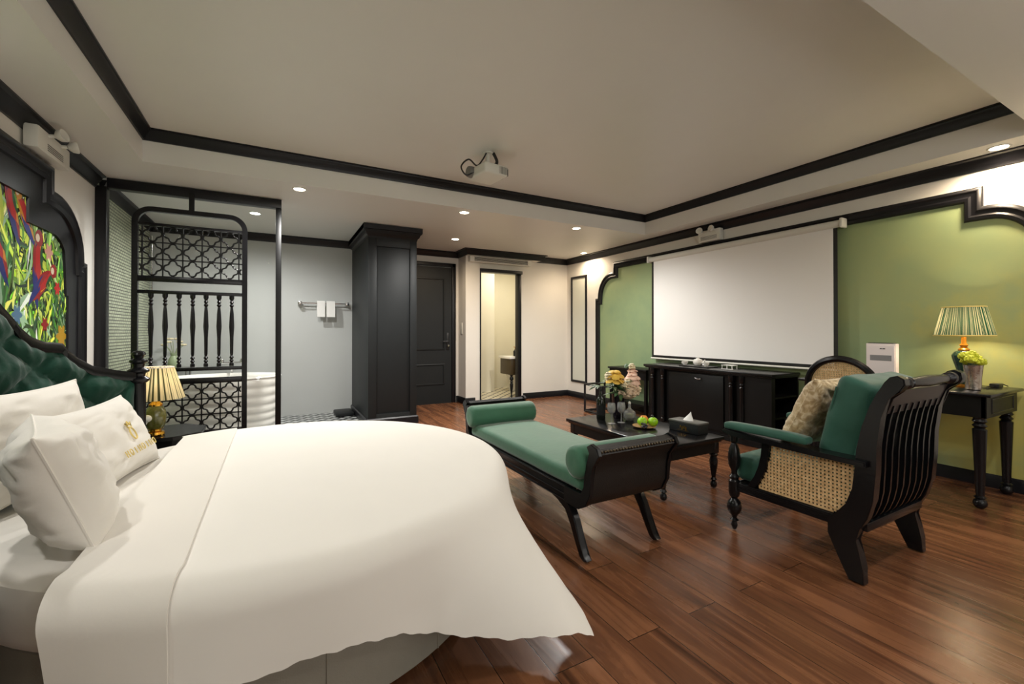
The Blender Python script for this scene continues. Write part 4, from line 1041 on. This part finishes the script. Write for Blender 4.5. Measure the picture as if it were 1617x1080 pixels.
def leafblade(mb, p, a, e, L_, w):
    d = Vector((math.cos(a) * math.cos(e), math.sin(a) * math.cos(e), math.sin(e))); s_ = d.cross(Vector((0, 0, 1))).normalized(); p = Vector(p); u = s_.cross(d)
    A = []
    for i in range(6):
        q = i / 5; c = p + d * L_ * q - Vector((0, 0, 1)) * L_ * .3 * q * q; ww = w * math.sin(PI * (q * .94 + .05))
        A.append((mb.bm.verts.new(c + s_ * ww), mb.bm.verts.new(c + u * ww * .3), mb.bm.verts.new(c - s_ * ww)))
    for X, Y in zip(A, A[1:]):
        mb.bm.faces.new((X[0], Y[0], Y[1], X[1])); mb.bm.faces.new((X[1], Y[1], Y[2], X[2]))
for k in range(44):
    leafblade(mb, (vx + random.uniform(-.05, .05), vy + random.uniform(-.05, .03), TT + random.uniform(.22, .34)), random.uniform(0, 2 * PI), random.uniform(-.2, .7), random.uniform(.08, .16), .02)
for k in range(8): leafblade(mb, (2.47, 2.95, TT + .30), 3.3 + random.uniform(-.6, .6), random.uniform(-.1, .4), .12, .012)
for k in range(6): leafblade(mb, (2.77, 2.95, TT + .44), random.uniform(-.8, 1), random.uniform(.2, .9), .09, .016)
mb.build('foliage', leaf, t)

# ------------------------------------------------------------------ SIDEBOARD
CX0, CX1, CY0, CY1, CZ = 4.17, 4.63, 2.47, 4.06, .745
t = thing('sideboard', 'long black sideboard with fluted columns and open end shelves under the screen', 'sideboard', (4.4, 3.26, 0))
MB().box(CX0 - .03, CX1, CY0 - .02, CY1 + .03, CZ - .03, CZ, .006).box(CX0 - .015, CX1, CY0 - .01, CY1 + .015, CZ - .045, CZ - .028, .004).build('top', black, t)
mb = MB().box(CX0 + .03, CX1, CY0 + .28, CY1, .05, CZ - .045).box(CX1 - .02, CX1, CY0, CY0 + .28, .05, CZ - .045).box(CX0 + .0, CX0 + .06, CY0, CY0 + .28, .05, CZ - .045).box(CX0, CX1, CY0, CY0 + .28, .05, .09)
mb.build('carcass', blackm, t)
for z in (.30, .50): MB().box(CX0 + .06, CX1 - .02, CY0 + .005, CY0 + .28, z, z + .018).build('shelf', black, t)
MB().box(CX0 + .012, CX0 + .032, CY0 + .52, CY1 - .34, .09, CZ - .07, .004).build('door', blackm, t)
for y in (CY0 + .30, CY0 + .42, CY1 - .26, CY1 - .10):
    fl = [(.028, .06), (.03, .10), (.02, .115), (.026, .13)]
    MB().lathe(fl + [(.024, .14), (.026, .35), (.024, .57), (.03, .58), (.02, .595), (.028, .61), (.02, .625), (.03, .64), (.03, CZ - .045)], (CX0 + .0, y, 0), seg=18).build('column', black, t)
mb = MB().tube([(CX0 + .01, 3.26, .635), (CX0 - .012, 3.255, .63), (CX0 - .014, 3.29, .622), (CX0 - .012, 3.325, .63), (CX0 + .01, 3.32, .635)], .006)
mb.build('handle', chrome, t)
MB().box(CX0 + .02, CX1, CY0 + .02, CY1, .004, .055).build('plinth', blackm, t)
# things on the sideboard
t = thing('tea_tray', 'dark tray holding white tea things on the sideboard', 'tray', (4.33, 3.42, CZ))
MB().box(4.24, 4.42, 3.22, 3.62, CZ + .001, CZ + .014, .004).build('tray', blackp, t)
def cup(lab, x, y, first=[]):
    if first: return dup(first[0], (x, y, CZ + .015), lab)
    z = CZ + .015; t = thing('teacup', lab, 'cup', (x, y, z), 'white cups on the tea tray')
    MB().lathe([(.018, z), (.02, z + .004), (.032, z + .025), (.036, z + .045), (.034, z + .045), (.028, z + .02), (.001, z + .008)], (x, y, 0), seg=18).build('bowl', ceram, t)
    MB().tube([(x + .0, y + .032, z + .036), (x, y + .05, z + .03), (x, y + .045, z + .016), (x, y + .028, z + .014)], .003, 6).build('handle', ceram, t)
    first.append(t); return t
cup('white teacup at the right end of the tea tray', 4.29, 3.28); cup('white teacup at the left end of the tea tray', 4.29, 3.57)
z = CZ + .015
t = thing('teapot', 'round white teapot in the middle of the tea tray', 'teapot', (4.33, 3.42, z))
MB().lathe([(.03, z), (.05, z + .02), (.055, z + .045), (.045, z + .07), (.02, z + .078)], (4.33, 3.42, 0), seg=20).build('body', ceram, t)
MB().lathe([(.022, z + .077), (.02, z + .084), (.006, z + .088), (.008, z + .098), (.001, z + .10)], (4.33, 3.42, 0), seg=16).build('lid', ceram, t)
MB().tube([(4.33, 3.37, z + .03), (4.33, 3.34, z + .045), (4.33, 3.325, z + .07)], [.012, .009, .006]).build('spout', ceram, t)
t = thing('metal_rack', 'small white wire rack on the sideboard to the right of the tea tray', 'rack', (4.33, 3.02, CZ))
mb = MB()
for y in (2.96, 3.02, 3.08): mb.tube([(4.29, y, CZ + .004), (4.29, y, CZ + .045), (4.37, y, CZ + .045), (4.37, y, CZ + .004)], .0035, 6)
mb.tube([(4.29, 2.95, CZ + .045), (4.29, 3.09, CZ + .045)], .0035, 6).tube([(4.37, 2.95, CZ + .045), (4.37, 3.09, CZ + .045)], .0035, 6).tube([(4.29, 2.95, CZ + .004), (4.29, 3.09, CZ + .004)], .0035, 6)
mb.build('wire_frame', whitep, t)
# side table left of the sideboard
t = thing('side_table', 'plain black side table against the green wall behind the flowers', 'table', (4.45, 4.62, 0))
MB().box(4.32, 4.64, 4.22, 4.98, .62, .645, .004).build('top', blackm, t)
mb = MB().box(4.34, 4.36, 4.24, 4.96, .50, .62).box(4.34, 4.62, 4.24, 4.26, .50, .62).box(4.34, 4.62, 4.94, 4.96, .50, .62); mb.build('apron', blackm, t)
for x in (4.36, 4.61):
    for y in (4.26, 4.94): MB().box(x - .02, x + .02, y - .02, y + .02, .004, .62, .003).build('leg', blackm, t)
MB().box(4.36, 4.62, 4.26, 4.94, .14, .16).build('shelf', blackm, t)
# luggage rack
t = thing('luggage_rack', 'low black metal luggage rack frame on the floor before the green arch', 'rack', (4.1, 4.8, 0))
mb = MB()
for y in (4.62, 5.02):
    mb.tube([(3.93, y, .01), (3.93, y, .40)], .02, 4).tube([(4.30, y, .01), (4.30, y, .40)], .02, 4).tube([(3.93, y, .02), (4.30, y, .02)], .017, 4).tube([(3.93, y, .40), (4.30, y, .40)], .014, 4)
for x in (3.93, 4.30): mb.tube([(x, 4.62, .40), (x, 5.02, .40)], .014, 4).tube([(x, 4.62, .02), (x, 5.02, .02)], .017, 4)
mb.build('frame', steelblack, t)

# ------------------------------------------------------------------ DESK (console) with lamp
DZ = .755
t = thing('console_desk', 'black console desk with fluted turned legs along the green wall', 'desk', (4.3, 1.6, 0))
MB().box(3.96, 4.63, .965, 2.12, DZ - .022, DZ, .008).build('top', black, t)
mb = MB().box(4.0, 4.6, .995, 1.02, DZ - .16, DZ - .02).box(4.0, 4.6, 2.06, 2.085, DZ - .16, DZ - .02).box(4.0, 4.022, 1.0, 2.08, DZ - .16, DZ - .02).box(4.58, 4.60, 1.0, 2.08, DZ - .16, DZ - .02)
mb.build('apron', blackm, t)
frame_rect(4.09, 4.52, DZ - .14, DZ - .04, .008, .995, .004).build('drawer_moulding', black, t)
dl = [(.018, .005), (.032, .02), (.036, .035), (.03, .055), (.02, .065), (.032, .075), (.02, .085), (.022, .10), (.035, .50), (.036, .515), (.025, .525), (.037, .54), (.025, .555), (.037, .57), (.03, .585), (.034, .60)]
for x in (4.037, 4.555):
    for y in (1.037, 2.045): MB().lathe(dl, (x, y, 0), seg=18).box(x - .036, x + .036, y - .036, y + .036, .60, DZ - .02, .003).build('leg', black, t)
lx, ly = 4.37, 1.20
t = thing('table_lamp', 'table lamp with dark green vase base and green pleated shade on the console desk', 'lamp', (lx, ly, DZ))
z = DZ + .001
MB().lathe([(.05, z), (.052, z + .01), (.035, z + .02)], (lx, ly, 0)).build('base', amber, t)
MB().lathe([(.03, z + .02), (.034, z + .05), (.04, z + .12), (.062, z + .2), (.066, z + .225), (.05, z + .25), (.03, z + .262)], (lx, ly, 0), seg=28).build('body', jade, t)
MB().lathe([(.03, z + .262), (.032, z + .27), (.016, z + .285), (.024, z + .30), (.014, z + .315), (.014, z + .36)], (lx, ly, 0)).build('neck', amber, t)
shade(MB(), (lx, ly, 0), .158, 1.125, .112, 1.33, 160, .004).build('lamp_shade', shade2, t)
for rr, zz_ in ((.160, 1.125), (.114, 1.33)):
    MB().tube([(lx + rr * math.cos(a), ly + rr * math.sin(a), zz_) for a in [2 * PI * k / 32 for k in range(32)]], .004, 5, closed=True).build('rim', goldth, t)
MB().ball((lx, ly, 1.20), .024).build('bulb', bulbm, t)
bulb((lx, ly, 1.20), 17, (1, .78, .48), t)
vx, vy = 4.19, 1.105
t = thing('flower_vase', 'silver mercury glass vase of lime green chrysanthemums on the console desk', 'vase', (vx, vy, DZ))
MB().lathe([(.032, z), (.04, z + .005), (.042, z + .08), (.05, z + .165), (.053, z + .17), (.046, z + .165), (.036, z + .01), (.001, z + .01)], (vx, vy, 0), seg=28).build('vase', silver, t)
random.seed(5)
for (dx, dy, dz, r) in ((-.045, .0, .205, .036), (.03, -.01, .20, .042), (-.01, .04, .225, .036), (.045, .045, .19, .036), (-.005, -.035, .19, .034), (.01, .01, .235, .036)):
    mb = MB()
    for k in range(46):
        a = random.uniform(0, 2 * PI); e = random.uniform(-.4, 1.5)
        mb.ball((vx + dx + r * .8 * math.cos(a) * math.cos(e), vy + dy + r * .8 * math.sin(a) * math.cos(e), z + dz + r * .7 * math.sin(e)), .008, 1, 1, 1, 5)
    mb.ball((vx + dx, vy + dy, z + dz), r * .8, 1, 1, .8, 8).build('chrysanthemum', fl_g, t)
mb = MB()
for k in range(6): mb.tube([(vx, vy, z + .1), (vx + .03 * math.cos(k), vy + .03 * math.sin(k), z + .2)], .003, 5)
mb.build('stem', leaf, t)
# guest directory stand
X_ = Matrix.Translation((4.36, 1.69, DZ + .001)) @ Matrix.Rotation(math.radians(-12), 4, 'Z')
t = thing('menu_stand', 'white printed information stand upright on the console desk', 'stand', (4.36, 1.69, DZ))
MB().box(0, .04, -.11, .11, 0, .30, .003).build('holder', paper, t, xf=X_)
MB().box(-.006, -.001, -.105, .09, .005, .285, .001).build('card', paper, t, xf=X_)
mb = MB().box(-.0075, -.0062, -.04, -.02, .255, .262).box(-.0075, -.0062, -.015, .0, .255, .262); mb.build('printed_mark', inkd, t, xf=X_)
MB().box(-.0072, -.0062, -.085, .075, .16, .205).build('printed_band', ink, t, xf=X_)
MB().box(.002, .036, -.095, .095, .3005, .306).build('dark_edge', inkd, t, xf=X_)
# adapter with lead on desk
t = thing('power_adapter', 'small black power adapter with lead on the near end of the console desk', 'adapter', (4.52, 1.08, DZ))
MB().box(4.47, 4.56, 1.05, 1.10, z, z + .028, .005).build('block', blackp, t)
MB().tube([(4.47, 1.075, z + .01), (4.42, 1.10, z + .006), (4.34, 1.07, z + .006), (4.28, 1.10, z + .006)], .0035, 6).tube([(4.56, 1.075, z + .014), (4.59, 1.06, z + .02), (4.61, 1.04, z + .006)], .0035, 6).build('lead', blackp, t)

# ------------------------------------------------------------------ cane patterns
def cane(mb, pts_in, f, y0, y1, z0, z1, p=.0175, w=.0105):
    """octagonal-weave cane: horizontal/vertical pairs and diagonals as thin strips, clipped by pts_in"""
    def strip(a, b, ww, h):
        n = max(2, int(max(abs(b[0] - a[0]), abs(b[1] - a[1])) / .004)); run = None
        for i in range(n + 1):
            q = (a[0] + (b[0] - a[0]) * i / n, a[1] + (b[1] - a[1]) * i / n); ok = pts_in(*q)
            if ok and run is None: run = q
            if (not ok or i == n) and run is not None:
                d = Vector((q[0] - run[0], q[1] - run[1]))
                if d.length > .006:
                    nn = Vector((-d.y, d.x)).normalized() * ww / 2
                    P = [(run[0] + nn.x, run[1] + nn.y), (q[0] + nn.x, q[1] + nn.y), (q[0] - nn.x, q[1] - nn.y), (run[0] - nn.x, run[1] - nn.y)]
                    mb.prism(P, f, h - .0006, h + .0006)
                run = None
    k = y0
    while k < y1: strip((k, z0), (k, z1), w, 0); k += p
    k = z0
    while k < z1: strip((y0, k), (y1, k), w, .0013); k += p
    return mb
# ------------------------------------------------------------------ ARMCHAIR
AX0, AX1 = 2.33, 3.0
t = thing('armchair', 'black planter armchair with slatted back, cane sides and green cushions', 'armchair', (2.66, 1.3, 0))
plate = [(.835, .895), (.818, .925), (.822, .950), (.846, .963), (.872, .955), (.892, .93), (.915, .885), (.944, .82), (.975, .72), (.995, .62), (1.003, .52), (1.008, .43), (1.035, .35), (1.072, .3), (1.116, .262), (1.116, .19), (1.075, .105), (1.03, .006), (.970, .006), (.973, .073), (.985, .135), (1.004, .195), (.985, .25), (.955, .31), (.932, .40), (.922, .52), (.918, .65), (.903, .774), (.880, .86)]
for x in (AX0, AX1 - .05):
    MB().prism(plate, YZ(0), x, x + .05, .005).build('back_post', black, t)
# side rails, ribbed
for x in (AX0 + .012, AX1 - .045):
    mb = MB().box(x, x + .03, 1.09, 1.60, .232, .284, .003)
    for k in range(5): mb.box(x - .003, x + .033, 1.11, 1.60, .236 + k * .0095, .241 + k * .0095)
    mb.build('side_rail', black, t)
mb = MB().box(AX0 + .04, AX1 - .04, 1.575, 1.605, .225, .284, .003).box(AX0 + .04, AX1 - .04, 1.03, 1.06, .225, .284, .003); mb.build('cross_rail', black, t)
MB().box(AX0 + .04, AX1 - .04, 1.03, 1.60, .268, .284).build('seat_board', blackm, t)
# arm support: curved piece and arms
for x, out in ((AX0, -1), (AX1 - .045, 1)):
    sup = [(1.395, .545), (1.405, .47), (1.42, .40), (1.445, .34), (1.47, .30), (1.48, .284), (1.52, .284), (1.505, .31), (1.478, .35), (1.455, .41), (1.445, .47), (1.44, .545)]
    MB().prism(sup, YZ(0), x + .005, x + .035, .003).build('arm_support', black, t)
    arm = [(.95, .545), (1.2, .547), (1.5, .553), (1.60, .556), (1.645, .562), (1.66, .575), (1.645, .588), (1.6, .583), (1.5, .579), (1.2, .573), (.95, .570)]
    MB().prism(arm, YZ(0), x - (.03 if out < 0 else .02), x + (.065 if out < 0 else .075), .005).build('arm', black, t)
    pad = softbox(x - .018 if out < 0 else x - .008, x + .053 if out < 0 else x + .063, 1.20, 1.655, .586, .622, .016, .012, wr=.002); pad.build('arm_pad', cushg, t, ang=60)
    fl_ = [(.010, .006), (.018, .03), (.012, .05), (.024, .06), (.012, .07), (.016, .085), (.034, .11), (.040, .135), (.034, .165), (.016, .185), (.026, .20), (.030, .215), (.030, .285), (.022, .295), (.028, .31), (.016, .325), (.016, .345), (.03, .375), (.034, .42), (.028, .47), (.014, .505), (.022, .515), (.022, .556)]
    MB().lathe(fl_, (x + .022, 1.612, 0), seg=18).build('front_leg', black, t)
    # cane side
    poly = [(1.385, .55), (1.40, .47), (1.415, .40), (1.44, .34), (1.462, .295), (1.455, .284), (1.10, .29), (1.06, .31), (1.03, .36), (1.012, .42), (1.005, .50), (1.0, .55)]
    cane(MB(), lambda y, z_: inside(poly, y, z_), YZ(x + .018, 1), .985, 1.47, .275, .552).build('cane_panel', canem, t, smooth=False)
# back slats & crest
yb = [(.262, .998), (.31, .965), (.36, .948), (.42, .936), (.52, .930), (.60, .928), (.68, .921), (.76, .908), (.82, .893)]
for k in range(8):
    x = AX0 + .05 + (AX1 - AX0 - .10) * (k + .75) / 8.5
    poly = [(y - .004, z_) for z_, y in yb] + [(y + .026, z_) for z_, y in reversed(yb)]
    MB().prism(poly, YZ(0), x - .007, x + .007, .002).build('back_slat', black, t)
poly = [(.905, .785), (.895, .82), (.880, .86), (.868, .89), (.885, .895), (.898, .862), (.914, .822), (.925, .79)]
MB().prism(poly, YZ(0), AX0 + .045, AX1 - .045, .002).build('crest_board', mat('brown_black_wood', (.035, .028, .026, 1), .4), t)
MB().box(AX0 + .045, AX1 - .045, .972, 1.025, .235, .275, .003).build('lower_back_rail', black, t)
bar = [(.012, 2.36), (.026, 2.375), (.03, 2.39), (.02, 2.40), (.028, 2.415), (.028, 2.43), (.016, 2.44), (.027, 2.455), (.018, 2.47), (.020, 2.49), (.027, 2.66), (.020, 2.85), (.018, 2.87), (.027, 2.885), (.016, 2.90), (.028, 2.91), (.03, 2.93), (.02, 2.945), (.034, 2.96), (.038, 2.99), (.034, 3.02), (.016, 3.045)]
MB().lathe(bar, (0, .852, .925), 'X', 20).build('top_bar', black, t)
softbox(AX0 + .05, AX1 - .05, 1.03, 1.63, .286, .44, .05, .02, seed=4).build('seat_cushion', cushg, t, ang=60)
# back cushion (loose)
def cushion_box(name, lab, c, sx, sy, sz, lean, m, r=.05, yaw=0, cat='cushion', seed=1, bulge=.03):
    t = thing(name, lab, cat, c)
    mb = MB().box(-sx / 2, sx / 2, -sy / 2, sy / 2, -sz / 2, sz / 2)
    bmesh.ops.bevel(mb.bm, geom=list(mb.bm.edges), offset=r, segments=5, profile=.6, affect='EDGES')
    bmesh.ops.subdivide_edges(mb.bm, edges=[e for e in mb.bm.edges if e.calc_length() > .10], cuts=9, use_grid_fill=True)
    for v in mb.bm.verts:
        u, w = v.co.x / (sx / 2), v.co.z / (sz / 2)
        v.co.y += math.copysign(bulge, v.co.y) * max(0, (1 - u * u) * (1 - w * w)) + .010 * noise.noise(v.co * 8 + Vector((seed, 0, 0)))
        v.co.x += .014 * noise.noise(Vector((v.co.z * 9, v.co.y * 5, seed))) * (1 if abs(u) > .6 else .3)
        v.co.z += .010 * noise.noise(Vector((v.co.x * 7, v.co.y * 9, seed + 4)))
    xf = Matrix.Translation(c) @ Matrix.Rotation(yaw, 4, 'Z') @ Matrix.Rotation(lean, 4, 'X')
    mb.build('cover', m, t, ang=60, xf=xf)
    return t, xf
bc, xbc = cushion_box('back_cushion', 'thick green back cushion propped in the black armchair', (2.665, 1.075, .685), .555, .17, .50, math.radians(12), cushg, seed=2)
mb = MB()
for sy_ in (-.07, .07):
    mb.tube([(-.268, sy_, -.19), (-.268, sy_, .19)], .004, 6)
mb.build('piping', cushg, bc, xf=xbc)
pG, xG = pillow('throw_pillow', 'gold brocade throw pillow leaning on the green armchair cushion', (2.60, 1.285, .715), PI + .0, math.radians(-26), .46, .44, .13, goldfab, cat='pillow', seed=12)

# ------------------------------------------------------------------ OVAL BACK CHAIR
ox, oy = 3.66, 1.64
t = thing('oval_back_chair', 'black dining chair with oval cane back at the console desk', 'chair', (3.85, oy, 0))
oc = Vector((ox, oy, .745)); a_, b_ = .225, .215
ring = [(ox, oy + a_ * math.cos(q), oc.z + b_ * math.sin(q)) for q in [2 * PI * k / 40 for k in range(40)]]
tl = math.radians(-8)
RX = Matrix.Translation((ox, 0, .5)) @ Matrix.Rotation(tl, 4, 'Y') @ Matrix.Translation((-ox, 0, -.5))
MB().tube(ring, .024, 8, closed=True).build('back_frame', black, t, xf=RX)
cane(MB(), lambda y, z_: ((y - oy) / (a_ - .01)) ** 2 + ((z_ - oc.z) / (b_ - .01)) ** 2 < 1, YZ(ox, 1), oy - a_, oy + a_, oc.z - b_, oc.z + b_, .016, .0105).build('cane_back', canem, t, smooth=False, xf=RX)
for y in (oy - .15, oy + .15): MB().tube([(ox + .02, y, .42), (ox, y, .60)], .016, 8).build('back_support', black, t)
for y in (oy + .235, oy - .235): MB().lathe([(.006, -.02), (.016, -.01), (.016, .01), (.006, .02)], (ox, y + (.01 if y > oy else -.01), .79), 'Y', 12).build('finial', black, t)
MB().box(ox - .0, ox + .44, oy - .23, oy + .23, .40, .435, .01).build('seat_frame', black, t)
softbox(ox + .02, ox + .42, oy - .21, oy + .21, .436, .48, .018, .015).build('seat_pad', cushg, t, ang=60)
for x, y in ((ox + .03, oy - .2), (ox + .03, oy + .2), (ox + .41, oy - .2), (ox + .41, oy + .2)):
    MB().lathe([(.012, .005), (.018, .05), (.012, .07), (.02, .3), (.024, .36), (.024, .40)], (x, y, 0), seg=12).build('leg', black, t)

# ------------------------------------------------------------------ camera
cam = bpy.data.cameras.new('camera'); co = bpy.data.objects.new('camera', cam); COL.objects.link(co)
cam.sensor_width = 36; cam.lens = 686.6 / 1617 * 36; cam.sensor_fit = 'HORIZONTAL'
cam.shift_x = 0; cam.shift_y = -(540 - 520.1) / 1617
co.location = (0, 0, 1.15); co.rotation_euler = (PI / 2 + .0062, 0, -.4983); cam.clip_start = .02
sc.camera = co
w = bpy.data.worlds.new('world'); sc.world = w; w.use_nodes = True
w.node_tree.nodes['Background'].inputs[0].default_value = (.5, .5, .5, 1); w.node_tree.nodes['Background'].inputs[1].default_value = .2
sc.view_settings.view_transform = 'Standard'; sc.view_settings.look = 'None'; sc.view_settings.exposure = 0.2; sc.view_settings.gamma = 1; sc.view_settings.use_curve_mapping = False
sc.cycles.use_denoising = True
sc.cycles.max_bounces = 10; sc.cycles.diffuse_bounces = 6; sc.cycles.transparent_max_bounces = 16
sc.cycles.sample_clamp_indirect = 6
